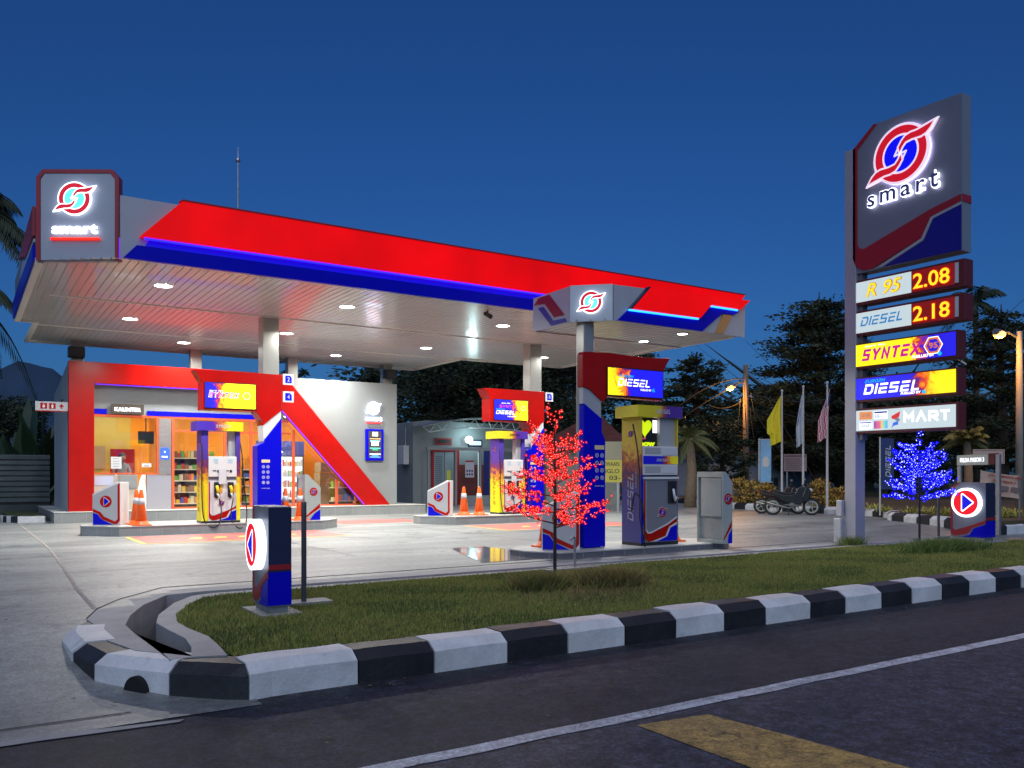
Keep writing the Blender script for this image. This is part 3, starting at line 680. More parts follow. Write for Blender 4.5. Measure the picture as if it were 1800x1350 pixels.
du = Vector((9.13-8.62, 10.92-11.42, 0)); W = du.length
M = face_m((8.62,11.42,0), du)
B(GREYL).prism([(0,3.91),(0,4.52),(W,4.52),(W,3.91)], 0, .03, M).build('emblem_panel', sc2)
logo(M @ Matrix.Translation((W/2, 4.22, .06)), .175, sc2, name='emblem', red=E_LRED, blue=E_CYAN, depth=.02)
M = left(8.65, 12.54, 0)
B(GREYL).prism([(0,3.91),(.02,4.50),(1.12,4.52),(1.12,3.91)], 0, .03, M).build('end_panel', sc2)
B(MAROON).prism([(.04,4.37),(.20,4.48),(.52,4.48),(.96,4.06),(.66,4.06),(.38,4.34)], .032, .036, M).build('maroon_stripe', sc2)
B(mat('blue_stripe',(.03,.04,.30),.3)).prism([(.17,4.30),(.34,4.30),(.63,4.01),(.98,4.0),(1.04,3.93),(.57,3.93)], .032, .036, M).build('blue_stripe', sc2)
column(8.80,9.02,11.28,11.50,.10,3.925, sc2)
for x, y in ((11.1,12.55-.2),(11.1,11.3)): downlight(x, y, 3.925, sc2, 45, .09)

# ================================================================== PUMP SIGNS (arm, screen, blue cladding)
FL_SY = flame('syntex_artwork', 0, False, 1.15, mid=.30, scale=6, namp=.5)
FL_SD = flame('mixed_artwork', 0, False, 1.1, mid=.62, scale=5)
FL_DI = flame('diesel_artwork', 0, True, 1.1, mid=.75, scale=6)
E_WTXT = mat('lit_lettering', (.7,.7,.7), emit=(1,1,1), es=1.5); E_PTXT = mat('purple_lettering', (.4,.01,.2), emit=(.50,.01,.24), es=1.)
E_CTXT = mat('lit_cyan_lettering', (.0,.3,.4), emit=(.0,.45,.75), es=1.1); E_RTXT = mat('lit_pink_lettering', (.4,.02,.1), emit=(.75,.05,.20), es=1.1)
E_ORTXT = mat('lit_orange_lettering', (.4,.1,.0), emit=(.75,.18,.01), es=1.)
def hexbadge(M, cx, cy, r, parent, z):
    K = M @ Matrix.Translation((cx,cy,0))
    o = B(E_ORTXT).ring(r, r*.78, z, z+.004, 6, K).build('hexagon_badge', parent)
    B(E_WTXT).ring(r*1.1, r*1.01, z, z+.003, 6, K).build('badge_rim', o)
    B(E_ORTXT).text('95', K, -r*.5, -r*.32, r, r*.64, z, .004, 0, .02).build('lettering', o)
def pump_sign(off, arm, scr, clad_up, clad_lo, white, y, lab, art, zs=0., icons=True, dp=.42):
    x, = (off,)
    t = thing('pump_sign', lab, 'sign', (clad_lo[0][0]+off, y+.2, .2 if y > 15 else .11))
    M = front(off, y+.12, zs)
    B(REDP).prism(arm, -dp, .03, M).build('red_arm', t, bevel=.01)
    B(WHITEP if dp > .2 else GREY).prism(white, -dp+.02, .0, M).build('white_stripe', t)
    cl = B(BLUEP).prism(clad_up+clad_lo, -dp+.01, .02, M).build('blue_cladding', t, bevel=.012)
    (x0, z0, x1, z1) = scr
    s = B(BLACK).box(x0-.02,x1+.02,z0-.02,z1+.02,.03,.05, M).build('screen', t)
    B(art).box(x0,x1,z0,z1,.05,.056, M).build('artwork', s)
    w = x1-x0; h = z1-z0; b = MB()
    if art is FL_SY:
        b.m(E_WTXT); b.text('euro 4m', M, x0+.08*w, z0+.66*h, .26*w, .06*h, .057, .003)
        b.m(E_WTXT); b.strokes('SYNTEX', M, x0+.052*w, z0+.41*h, .62*w, .22*h, .0565, .0015, th=.26); b.m(E_PTXT); b.strokes('SYNTEX', M, x0+.06*w, z0+.425*h, .605*w, .19*h, .0585, .004, th=.2)
        b.build('lettering', s); hexbadge(M, x0+.82*w, z0+.52*h, .11*h+.02, s, .057)
    elif art is FL_SD:
        b.m(E_RTXT); b.strokes('SYNTEX', M, x0+.14*w, z0+.60*h, .56*w, .15*h, .057, .004)
        b.m(E_WTXT); b.text('euro 4m', M, x0+.20*w, z0+.82*h, .26*w, .06*h, .057, .003); b.strokes('DIESEL', M, x0+.04*w, z0+.28*h, .58*w, .18*h, .057, .004)
        b.text('FUELLED BY', M, x0+.38*w, z0+.14*h, .26*w, .06*h, .057, .003, .2)
        b.m(E_CTXT); b.text('EURO2M', M, x0+.05*w, z0+.50*h, .24*w, .06*h, .057, .003, .2); b.build('lettering', s)
        hexbadge(M, x0+.86*w, z0+.62*h, .09*h+.02, s, .057)
    else:
        b.m(E_CTXT); b.strokes('EURO2M', M, x0+.19*w, z0+.68*h, .26*w, .09*h, .057, .004)
        b.m(E_WTXT); b.strokes('DIESEL', M, x0+.17*w, z0+.36*h, .60*w, .27*h, .057, .004); b.text('FUELLED BY', M, x0+.58*w, z0+.22*h, .20*w, .07*h, .057, .003, .2)
        b.m(E_CTXT); b.text('6', M, x0+.80*w, z0+.20*h, .05*w, .14*h, .057, .003); b.build('lettering', s)
    if icons:
        xs = clad_lo[0][0]; xe = clad_lo[-1][0]
        cxm = sum(p[0] for p in clad_lo)/len(clad_lo)
        ic = B(WHITEP)
        zt = 1.52 if y > 15 else 1.66
        for r_ in range(4):
            for c_ in (-1, 1):
                K = M @ Matrix.Translation((cxm+c_*.055, zt-r_*.125, 0)); ic.ring(.036, .026, .021, .026, 14, K)
                if (r_+c_) % 2: ic.box(-.02,.02,-.005,.005,.021,.025, K @ Matrix.Rotation(.8,4,'Z'))
                else: ic.cyl(.014, .021, .025, 8, K)
                ic.build('payment_icon', cl); ic = B(WHITEP)
        ic.text('smart pay', M, cxm-.1, zt-.53, .2, .03, .021, .004); ic.build('lettering', cl)
        B(mat('icon_plate',(.75,.55,.3),.4)).box(cxm-.1,cxm+.1,zt+.10,zt+.17,.021,.026, M).build('icon_plate', cl)
    return t
a1 = [(4.46,3.74),(4.63,3.46),(4.63,2.83),(5.86,2.83),(6.00,2.62),(6.02,2.50),(6.48,2.88),(6.48,3.74)]
up = [(6.06,2.10),(6.06,2.16),(6.48,2.70)]; lo = [(6.48,.21),(5.90,.21),(5.90,2.02)]
wh = [(6.05,2.13),(6.02,2.52),(6.47,2.92),(6.47,2.6)]
ps1 = pump_sign(0, a1, (4.70,2.88,5.84,3.45), up, lo, wh, 20.0, 'red and blue pump sign with a yellow flame screen in front of the shop windows', FL_SY)
ps2 = pump_sign(7.74, a1, (4.76,2.88,5.88,3.43), up, lo, wh, 20.0, 'red and blue pump sign half hidden behind the red lit tree', FL_SD)
a3 = [(8.63,3.33),(8.66,3.38),(9.2,3.40),(10.0,3.38),(10.60,3.41),(10.42,3.16),(10.42,2.64),(9.16,2.66),(9.06,2.56),(8.78,2.76),(8.63,2.80)]
ps3 = pump_sign(0, a3, (9.15,2.69,10.39,3.15), [(9.05,2.28),(8.66,2.53)], [(8.66,.12),(9.12,.12),(9.12,1.93),(9.05,2.05)], [(8.66,2.79),(8.66,2.50),(9.04,2.27),(9.04,2.58),(8.78,2.76)], 11.0, 'tall red and blue diesel sign column under the small canopy', FL_DI, dp=.13)
def number_plate(x, y, zs, lab):
    t = thing('pump_number_plates', lab, 'number plates', (x,y,zs[0][1]))
    for s, z in zs:
        p = B(WHITEP).box(x,x+.26,y,y+.03,z,z+.26).build('number_plate', t)
        M = front(x,y,z)
        B(BLUEP).prism([(.05,.04),(.05,.22),(.17,.22),(.21,.17),(.21,.04)], .002, .006, M).build('blue_mark', p)
        B(WHITEP).text(s, M, .10, .08, .06, .10, .006, .004).build('lettering', p)
    return t
number_plate(6.50, 20.05, (('2',3.50),('4',3.08)), 'white plates numbered 2 and 4 beside the sign in front of the shop')
t = number_plate(14.24, 20.05, (('8',3.46),), 'single white plate numbered 8 beside the sign behind the red lit tree')

# ================================================================== PUMPS
PG = mat('pump_white', (.66,.66,.66), .3, .1, var=.03); PGR = mat('pump_grey', (.42,.42,.43), .35, .2)
FL_PV = flame('pump_post_artwork', 2, True, 0, [(0,(.80,.72,.01)),(.42,(.80,.62,.01)),(.52,(.65,.25,.02)),(.60,(.25,.03,.05)),(.70,(.07,.02,.25)),(1,(.06,.03,.33))], namp=.5, scale=5)
FL_PV = FL_PV
def fl_vert(name, up):   # up=True: yellow above, purple below
    st = [(0,(.05,.05,.20)),(.40,(.05,.05,.24)),(.52,(.10,.03,.08)),(.64,(.40,.10,.03)),(.76,(.62,.40,.05)),(1,(.65,.52,.02))] if up else [(0,(.80,.70,.01)),(.40,(.80,.60,.01)),(.50,(.65,.22,.02)),(.58,(.22,.03,.06)),(.68,(.07,.03,.26)),(1,(.07,.04,.36))]
    return flame(name, 2, False, 0, st, namp=.55, scale=5)
VP = fl_vert('post_flames', False); VD = fl_vert('side_flames', True)
HL = flame('header_flames', 0, False, 0, [(0,(.06,.03,.38)),(.34,(.06,.02,.35)),(.47,(.35,.03,.06)),(.60,(.70,.35,.02)),(.68,(.80,.68,.01)),(1,(.80,.68,.01))], namp=.4, scale=6)
HR = flame('header_flames_reversed', 0, True, 0, [(0,(.07,.03,.30)),(.34,(.07,.02,.28)),(.42,(.35,.05,.04)),(.55,(.62,.50,.02)),(1,(.70,.60,.02))], namp=.3, scale=6)
def hose(pts, parent, m=RUBBER, r=.014):
    # smooth the polyline
    P = [Vector(p) for p in pts]; out=[]
    for i in range(len(P)-1):
        p0=P[max(i-1,0)]; p1=P[i]; p2=P[i+1]; p3=P[min(i+2,len(P)-1)]
        for k in range(6):
            t=k/6; out.append(.5*((2*p1)+(p2-p0)*t+(2*p0-5*p1+4*p2-p3)*t*t+(3*p1-p0-3*p2+p3)*t**3))
    out.append(P[-1]); return B(m).tube(out, r, 6).build('hose', parent, smooth=True)
def fuel_pump(label, kind, header):
    t = thing('fuel_pump', label, 'fuel pump', (0,0,0))
    w, d = .87, .50; M = front(0,0,0)
    B(BLACK).box(.0,w,.0,d,0,.05).build('plinth', t)
    if kind == 'petrol':
        B(VP).box(0,.15,.02,d-.02,.05,2.12).build('side_post', t); B(VP).box(w-.09,w,.02,d-.02,.05,2.12).build('side_post', t)
        body = B(PG).box(.15,w-.09,0,d,.05,.98).build('lower_body', t)
        B(PG).box(.15,w-.09,-.03,.25,1.06,1.53).build('display_head', t, bevel=.012)
        B(DGREY).box(.15,w-.09,.0,.25,.98,1.06).build('shelf_recess', t)
        B(PGR).box(w-.24,w-.095,.1,.3,1.53,2.12).build('rear_panel', t)
        lcd = mat('display_glow',(.2,.3,.3),.3,emit=(.25,.4,.6),es=.8)
        for c in (.26,.58):
            for r_ in (1.44,1.385): B(lcd).box(c,c+.10,-.036,-.031,r_,r_+.03).build('display', t)
        for c in (.24,.52): B(BLACK).box(c,c+.08,-.036,-.031,1.19,1.215).build('card_slot', t); B(BLACK).box(c+.10,c+.15,-.036,-.031,1.16,1.22).build('keypad', t)
        B(WHITEP).box(.37,.54,-.05,-.045,.90,1.24).build('paper_notice', t)
        swoosh(M @ Matrix.Translation((.155,.06,0)), .62, .90, t, hh=.72)
        nz = mat('nozzle_metal',(.6,.6,.58),.3,.6)
        for c in (.27,.58):
            B(BLACK).prism([(c,.60),(c,.94),(c+.13,.94),(c+.13,.66),(c+.07,.56)], .002, .03, M).build('holster', t, bevel=.008)
            n = B(YEL).tube([(c+.04,-.10,.86),(c+.07,-.09,.76),(c+.08,-.07,.68)], [.032,.036,.028], 8).build('nozzle', t, smooth=True)
            B(nz).tube([(c+.06,-.06,.70),(c+.08,-.09,.62),(c+.10,-.10,.57)], [.03,.02,.014], 8).build('spout', n, smooth=True)
            B(mat('sticker_orange',(.7,.35,.02),.4)).box(c+.14,c+.19,-.009,-.004,.70,.88).build('sticker', t)
        logo(M @ Matrix.Translation((.44,.46,.004)), .058, t, name='emblem', red=REDP, blue=BLUEP, white=WHITEP, depth=.003)
        hose([(w-.02,.1,2.05),(w+.03,-.02,1.6),(w+.06,-.05,1.0),(w+.12,-.10,.3),(w+.08,-.16,-.02),(w-.06,-.2,-.12),(w-.2,-.18,-.02),(w-.25,-.13,.2),(.68,-.10,.56)], t)
        hose([(.02,.1,2.05),(.0,-.04,1.5),(-.01,-.06,.9),(.0,-.10,.3),(.05,-.16,.02),(.2,-.22,-.08),(.34,-.2,0),(.40,-.14,.3),(.37,-.10,.56)], t)
        K = left(.0,.49,0) @ Matrix.Rotation(math.pi/2, 4, 'Z')
        B(mat('side_lettering',(.30,.16,.02),.4)).strokes('SYNTEX', K, .25, -.28, .85, .12, .004, .003).build('lettering', t)
        logo(left(0,.5,0) @ Matrix.Translation((.25,1.82,.002)), .06, t, name='emblem', red=REDP, blue=BLUEP, white=WHITEP, depth=.002)
    else:
        side = B(NAVY).box(.031,w-.031,.0,d,.05,1.22).build('lower_body', t)
        B(VD).box(0,.03,.0,d,.05,2.22).build('side_panel', t); B(VD).box(w-.03,w,.0,d,.05,2.22).build('side_panel', t)
        B(BLUEP).box(.0,.035,-.012,-.001,.05,1.22).build('front_edge_strip', t)
        B(PGR).box(.48,w-.03,.05,.12,1.72,2.22).build('rear_panel', t)
        B(BLACK).box(.035,.475,.16,.19,1.72,2.22).build('window', t)
        B(PG).box(.03,w-.03,-.025,.25,1.22,1.72).build('display_head', t, bevel=.01)
        B(flame('band_flames',0,False,0,mid=.68,scale=7,namp=.4)).box(.03,w-.03,-.032,-.027,1.41,1.55).build('flame_band', t)
        b = B(WHITEP); b.strokes('DIESEL', M, .33,1.46,.3,.045,.033,.003); b.build('lettering', t)
        B(PGR).box(.07,.43,-.031,-.027,1.59,1.69).build('compartment_lid', t); B(PGR).box(.07,.43,-.031,-.027,1.26,1.37).build('compartment_lid', t)
        B(WHITEP).box(.46,.82,-.034,-.027,1.25,1.38).build('display', t); B(WHITEP).box(.46,.82,-.034,-.027,1.57,1.69).build('display', t)
        B(mat('pump_door_grey',(.24,.24,.27),.35,.3,var=.04)).box(.04,w-.03,-.02,.0,.06,1.15).build('door', t)
        B(PG).box(.03,w-.02,-.045,-.0,1.15,1.19).build('door_ledge', t)
        swoosh(M @ Matrix.Translation((.05,.07,.022)), .77, 1.05, t, hh=.86)
        B(BLACK).box(.60,.80,-.05,-.021,.72,1.12).build('holster', t, bevel=.02)
        B(E_WHITE2 if False else PG).tube([(.68,-.08,.98),(.70,-.09,.84),(.73,-.07,.77),(.76,-.08,.84)], [.02,.024,.02,.015], 8).build('nozzle', t, smooth=True)
        logo(M @ Matrix.Translation((.47,.57,.024)), .085, t, name='emblem', red=REDP, blue=BLUEP, white=WHITEP, depth=.003)
        K = left(.0,.49,0) @ Matrix.Rotation(math.pi/2, 4, 'Z')
        B(mat('side_lettering_pale',(.35,.34,.40),.4)).strokes('DIESEL', K, .42, -.30, .85, .15, .004, .003).build('lettering', t)
        B(mat('side_lettering_pale',(.35,.34,.40),.4)).text('FUELLED BY', K, 1.0, -.38, .30, .035, .004, .003).build('small_lettering', t)
        logo(left(0,.5,0) @ Matrix.Translation((.24,1.94,.002)), .055, t, name='emblem', red=MAROON, blue=BLUEP, white=WHITEP, depth=.002)
        E_H = mat('lit_yellow_green',(.5,.6,.0),emit=(.60,.78,.005),es=1.)
        ad = thing('advert_board', 'glowing advert with a yellow heart behind the window of the diesel pump', 'advert', (0,0,0)); ORG[ad.name] = Vector((0,0,0))
        K = front(.035,.14,1.72)
        B(BLACK).box(0,.445,.0,.49,0,.015, K).build('backing', ad)
        b = B(E_H); hp=[]
        for i in range(28):
            a=2*math.pi*i/28; hp.append((.16+.0105*16*math.sin(a)**3*.95, .33+.0105*(13*math.cos(a)-5*math.cos(2*a)-2*math.cos(3*a)-math.cos(4*a))))
        b.prism(hp, .016,.026,K); b.build('heart', ad)
        B(E_WTXT).box(.345,.44,.24,.46,.016,.022,K).build('white_panel', ad)
        B(E_H).text('oow', K, .02,.0,.38,.075,.016,.006,0,.05).build('lettering', ad)
        B(E_RTXT).text('good', K, .02,.115,.15,.04,.016,.006,.2).build('small_lettering', ad)
        ad.location = (9.78,10.95,.11)
        hose([(-.05,.15,2.1),(-.09,.0,1.7),(-.12,-.1,1.2),(-.16,-.15,.75),(-.18,-.18,.45),(-.05,-.15,.05),(.03,-.05,.02),(.06,-.02,.3),(-.02,-.04,.75),(-.1,.05,.9),(-.08,.15,.6)], t)
    hd = B(header).box(-.12,w+.05,-.06,d+.04,2.12 if kind=='petrol' else 2.22,2.33 if kind=='petrol' else 2.42).build('header_box', t)
    zt = 2.17 if kind=='petrol' else 2.27
    b = B(WHITEP if header is not HR or kind != 'petrol' else BLACK); b.strokes('DIESEL' if kind != 'petrol' else 'SYNTEX', M, .30,zt+.02,.34,.07,.062,.003); b.build('lettering', hd)
    return t
p1 = fuel_pump('two-nozzle petrol pump with yellow and purple posts in front of the shop', 'petrol', HL); p1.location = (4.60,20.0,.22)
p2 = fuel_pump('two-nozzle petrol pump with a yellow side, just left of the red lit tree', 'petrol', HR); p2.location = (12.62,20.0,.22)
p3 = fuel_pump('grey diesel pump nearest the lawn with a purple flame side', 'diesel', HR); p3.location = (9.78,10.95,.11)

# ================================================================== ISLAND END BOXES
def end_box(label, loc, rotz, back=False):
    t = thing('island_end_box', label, 'end box', loc, rotz=rotz); t.location = loc
    ORG[t.name] = Vector((0,0,0)); M = front(0,0,0)
    w = .62; prof = [(0,0),(w,0),(w,.95),(w-.10,.95),(0,.68)]
    B(PG).prism(prof, -.42, 0, M).build('box_shell', t, bevel=.01)
    B(PGR).prism([(.015,.02),(w-.06,.02),(w-.06,.90),(w-.09,.90),(.015,.66)], .0005, .006, M).build('front_plate', t)
    K = M @ Matrix.Translation((0,0,.006))
    B(BLUEP).prism([(.016,.01),(.016,.27),(.12,.24),(.20,.13),(.45,.01)], 0, .004, K).build('blue_corner', t)
    B(REDP).prism([(.016,.29),(.016,.36),(.18,.29),(.26,.19),(.50,.08),(.56,.13),(.56,.90),(.61,.93),(.61,.10),(.55,.02),(.48,.02),(.21,.13),(.13,.25)], 0, .004, K).build('red_stripe', t)
    arrow_disc(M @ Matrix.Translation((.30,.52,.006)), .13, t, REDP, BLUEP, WHITEP)
    return t
end_box('white wedge box with a red arrow disc at the left end of the shop-side island', (2.44,20.72,.22), R(-33))
end_box('white wedge box with a red arrow disc beside two cones on the middle island', (10.52,20.30,.22), R(-40))
end_box('grey wedge box with a red arrow disc standing behind the red lit tree', (7.93,11.28,.11), R(-36))
def bin_box(label, loc, deep, wide, closed):
    t = thing('service_box', label, 'service box', loc)
    x, y, z = loc; Y0 = y; Y1 = y+wide; h = 1.28 if not closed else 1.12
    M = front(x,y,z); pr = [(0,0),(deep,0),(deep,h-.32*deep/.4),(.07,h),(0,h)]
    # shell built as two cheeks, a top, a back and the open front to the left
    g = mat('box_grey_green',(.36,.40,.38),.4,.2,var=.04)
    B(g).prism(pr, -.03, 0, M).prism(pr, -wide, -wide+.03, M).build('side_panel', t)
    B(g).box(x+.06,x+.09,Y0+.031,Y1-.031,z,z+h-.08).build('back_panel', t)
    B(g).box(x,x+.07,Y0+.031,Y1-.031,z+h-.10,z+h).build('rail', t); B(g).box(x,x+.06,Y0+.031,Y1-.031,z,z+.06).build('rail', t)
    B(g).box(x+.01,x+.03,Y0+.05,Y1-.09,z+.48,z+h-.11).build('flap_door', t)
    B(g).add([(x+.07,Y0+.031,z+h-.004),(x+.07,Y1-.031,z+h-.004),(x+deep,Y1-.031,z+pr[2][1]-.004),(x+deep,Y0+.031,z+pr[2][1]-.004)], [(0,3,2,1)]).build('sloping_lid', t)
    K = front(x,y,z)
    o = B(REDP).cyl(.10, .001, .006, 28, K @ Matrix.Translation((deep*.55,h*.62,0))).build('round_badge', t)
    logo(K @ Matrix.Translation((deep*.55,h*.62,.006)), .06, t, name='emblem', red=REDP, blue=BLUEP, white=WHITEP, depth=.002)
    B(REDP).prism([(0.02,.06),(.02,.10),(deep-.02,.40),(deep-.02,.30)], .001,.005,K).build('red_stripe', t)
    B(BLUEP).prism([(.12,.005),(deep-.01,.005),(deep-.01,.26),(deep*.6,.16)], .001,.005,K).build('blue_corner', t)
    return t
bin_box('grey-green service box with an open lower half at the right end of the near island', (11.3,10.5,.11), .24, .63, False)
bin_box('grey service box with a round badge beside the cones right of the blue sign column', (7.02,20.0,.22), .40, .60, True)
t = thing('water_tap_post','slim steel pipe with a tap on the walkway beside the red lit tree','tap',(7.31,9.58,0))
B(GALV).tube([(7.31,9.58,0),(7.31,9.58,.46)],.018,8).tube([(7.31,9.58,.44),(7.27,9.56,.46),(7.2,9.53,.42)],.014,8).build('pipe',t)
B(SLABM).box(6.9,7.7,9.45,9.72,-.02,.03).build('base_slab',t)

# ================================================================== CONES
def cone(label, loc):
    t = thing('traffic_cone', label, 'traffic cone', (0,0,0), 'traffic cones on the pump islands')
    B(ORANGE).prism([(-.17,-.19),(.17,-.19),(.19,-.17),(.19,.17),(.17,.19),(-.17,.19),(-.19,.17),(-.19,-.17)],0,.025).lathe([(.175,.025),(.15,.06),(.125,.10)],20).build('base', t)
    B(ORANGE).lathe([(.125,.10),(.052,.66),(.036,.76),(.03,.78)],20).build('cone_body', t, smooth=True)
    B(WHITEP).lathe([(.0845,.46),(.0650,.60)],20).build('white_band', t, smooth=True)
    t.location = loc; return t
c0 = cone('orange traffic cone with a white band, front one of the pair near the shop counter', (3.32,19.98,.22))
for l, lab in (((3.30,20.45,.22),'orange traffic cone mostly hidden behind another cone near the shop counter'),((6.62,20.25,.22),'orange traffic cone just right of the blue sign column by the shop'),((6.95,20.12,.22),'orange traffic cone partly hidden by the grey marker post'),
               ((11.56,20.15,.22),'orange traffic cone next to the wedge box on the middle island'),((11.93,19.95,.22),'orange traffic cone next to the yellow side of the petrol pump'),((10.98,11.45,.11),'orange traffic cone half hidden behind the diesel pump'),((8.35,11.75,.11),'orange traffic cone behind the grey wedge box at the red lit tree')):
    dup(c0, l, label=lab)

# ================================================================== TALL PRICE SIGN
pyl = thing('price_sign', 'tall price sign on a grey post with a lit round emblem above fuel price boards', 'sign', (14.75,10.1,0))
POST = mat('post_silver', (.38,.38,.43), .4, .3, var=.04)
B(POST).box(14.42,14.72,10.02,10.26,-.03,7.62).build('post', pyl, bevel=.01)
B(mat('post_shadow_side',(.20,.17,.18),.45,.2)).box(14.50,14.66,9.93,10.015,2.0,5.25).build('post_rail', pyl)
T0 = 10.08
M = left(14.45, T0, 0)          # u runs towards the camera side
def U(p): return [(a,b) for a,b in p]
PF = mat('sign_face_grey', (.21,.225,.275), .4, .25, var=.03)
hd = B(mat('sign_edge_grey',(.22,.25,.30),.4,.2)).prism([(0,5.20),(0,7.60),(.45,7.95),(2.11,7.92),(2.11,5.20)], -.28, 0, M).build('sign_head', pyl)
B(PF).prism([(.09,5.62),(.09,7.56),(.47,7.93),(2.10,7.90),(2.10,6.17),(1.55,6.04),(.28,5.62),(.20,5.58),(.12,5.62)], .001, .012, M).build('sign_face', hd)
B(MAROON).prism([(0,5.50),(0,7.60),(.44,7.95),(.50,7.93),(.09,7.56),(.09,5.76),(.14,5.66),(.24,5.64),(1.55,6.05),(2.10,6.17),(2.10,6.05),(1.56,5.92),(1.38,5.58),(.40,5.23),(.20,5.24),(.06,5.34)], .013, .03, M).build('red_band', hd)
B(GREY).prism([(2.10,6.045),(1.56,5.915),(1.38,5.575),(.50,5.225),(.62,5.225),(1.42,5.53),(1.60,5.875),(2.10,5.995)], .013, .025, M).build('outline', hd)
B(mat('deep_blue_panel',(.008,.008,.22),.35)).prism([(2.10,5.99),(1.605,5.87),(1.43,5.52),(.66,5.22),(2.10,5.21)], .001, .022, M).build('blue_panel', hd)
B(MAROON).box(14.452,14.728,7.96,7.968,6.05,6.18).build('red_edge_band', hd)
logo(M @ Matrix.Translation((1.03, 7.19, .05)), .50, hd, name='emblem', red=mat('lit_emblem_red',(.5,.01,.02),emit=(.62,.004,.015),es=.75), blue=mat('lit_emblem_blue',(.0,.0,.5),emit=(.002,.002,.80),es=.9), white=mat('emblem_rim',(.8,.7,.75),emit=(.75,.62,.78),es=.9), depth=.05)
E_HALO = mat('halo_light', (.8,.8,1.), emit=(.62,.58,1.), es=9.)
b = B(E_HALO); b.ring(.53,.49,.015,.03,36, M @ Matrix.Translation((1.03,7.19,0))); b.build('halo_strip', hd)
b = B(mat('letter_side_glow',(.8,.8,.9),emit=(.85,.85,1.),es=2.6)); x = .30
lt = [('s',.34,.17,.24,-.02),('m',.60,.33,.24,.0),('a',1.01,.22,.24,0),('r',1.31,.19,.24,0),('t',1.56,.18,.33,0)]
for ch, u, w, h, dz in lt:
    B(mat('letter_side_glow',None)).text(ch, M, u, 6.385+dz, w, h, .03, .05, 0, .045).build('lit_letter', hd)
for ch, u, w, h, dz in lt:
    B(mat('letter_face', (.10,.12,.30), .4)).text(ch, M, u+.012, 6.40+dz, w-.024, h-.03, .08, .01, 0, .012).build('letter_face', hd)
for ch, u, w, h, dz in lt: B(E_HALO).box(u+.04,u+w-.04,6.42,6.42+.05,.014,.026, M).build('letter_halo', hd)
DRED = mat('board_case_red', (.11,.012,.015), .5)
def board(z0, z1, u1, name, lit=None):
    bx = B(DRED).box(0,u1,z0,z1,-.26,0, M).build(name, pyl, bevel=.008)
    return bx
b1 = board(4.58,5.06,2.16,'price_board'); b2 = board(4.00,4.47,2.16,'price_board')
for bx, z0, z1, wd, pr in ((b1,4.64,5.03,'R95','2.08'),(b2,4.05,4.44,'DIESEL','2.18')):
    B(E_BOARD).box(.01,1.18,z0,z1-.01,.001,.012, M).build('lit_board', bx)
    B(mat('led_board',(.05,.012,.012),.5,emit=(.35,.004,.0),es=.5)).box(1.20,1.98,z0,z1-.01,.001,.010, M).build('led_panel', bx)
    B(WHITEP).box(1.99,2.05,z0+.02,z1-.02,.001,.014, M).build('white_bar', bx)
    if wd == 'R95':
        lb = B(mat('board_orange_rim',(.5,.2,.0),emit=(.6,.22,.0),es=.7)).text('R 95', M, .27, z0+.06, .68, .27, .012, .004, .28, .028).build('lettering_rim', bx)
        B(mat('board_yellow',(.7,.6,.0),emit=(.95,.72,.02),es=1.)).text('R 95', M, .28, z0+.07, .65, .25, .017, .004, .28, .0).build('lettering', bx)
    else:
        B(mat('board_blue',(.02,.2,.5),emit=(.03,.20,.42),es=.8)).strokes('DIESEL', M, .15, z0+.12, .90, .17, .012, .004, th=.17, shear=.3).build('lettering', bx)
    g = B(E_LEDR).text(pr, M, 1.20, z0+.03, .72, .31, .010, .004, 0, .05).build('digit_glow', bx)
    B(E_LED).text(pr, M, 1.225, z0+.05, .67, .27, .015, .006, 0, .008).build('price_digits', bx)
b3 = board(3.36,3.85,2.04,'product_board'); 
B(flame('syntex_board',1,True,1.15,[(0,(1.,.86,.01)),(.58,(1.,.72,.01)),(.64,(.9,.28,.01)),(.68,(.40,.03,.01)),(.74,(.02,.01,.45)),(1,(.015,.015,.6))],namp=.35,scale=6)).box(.01,2.0,3.41,3.82,.001,.012, M).build('artwork', b3)
b = B(E_PTXT); b.strokes('SYNTEX', M, .18, 3.50, 1.2, .22, .013, .005, th=.22); b.build('lettering', b3)
B(E_WTXT).text('FUELLED BY', M, 1.20, 3.44, .42, .05, .013, .004, .2, .02).text('euro 4m', M, .25, 3.76, .42, .035, .013, .004).build('small_lettering', b3)
hexbadge(M, 1.60, 3.63, .16, b3, .013)
B(E_CTXT).cyl(.04, .013, .018, 5, M @ Matrix.Translation((1.72,3.47,0))).build('small_emblem', b3)
b4 = board(2.72,3.20,2.04,'product_board')
B(flame('diesel_board',1,True,1.05,mid=.70,namp=.35,scale=6)).box(.01,2.0,2.77,3.17,.001,.012, M).build('artwork', b4)
B(E_WTXT).strokes('DIESEL', M, .22, 2.86, 1.15, .19, .013, .005, th=.2).text('FUELLED BY', M, .98, 2.80, .38, .045, .013, .004, .2, .02).build('lettering', b4)
B(E_CTXT).strokes('EURO2M', M, .25, 3.075, .42, .06, .013, .004).build('small_lettering', b4)
B(E_CTXT).sphere(tuple(M @ Vector((1.43,2.82,.015))), .035, 8, 6).build('small_emblem', b4)
b5 = board(2.12,2.60,2.04,'shop_board')
B(E_BOARD).box(.01,2.0,2.17,2.56,.001,.012, M).build('lit_board', b5)
B(mat('white_letters',(.8,.8,.8),emit=(1,1,1),es=1.1)).strokes('MART', M, 1.04, 2.29, .86, .19, .012, .006, th=.22, shear=0, gap=.22).build('lettering', b5)
B(E_RTXT if False else mat('s_red',(.6,.02,.02),emit=(.6,.02,.03),es=.8)).prism([(.80,2.42),(.97,2.50),(.95,2.40),(.84,2.36),(.80,2.38)], .012,.018,M).build('letter_top', b5)
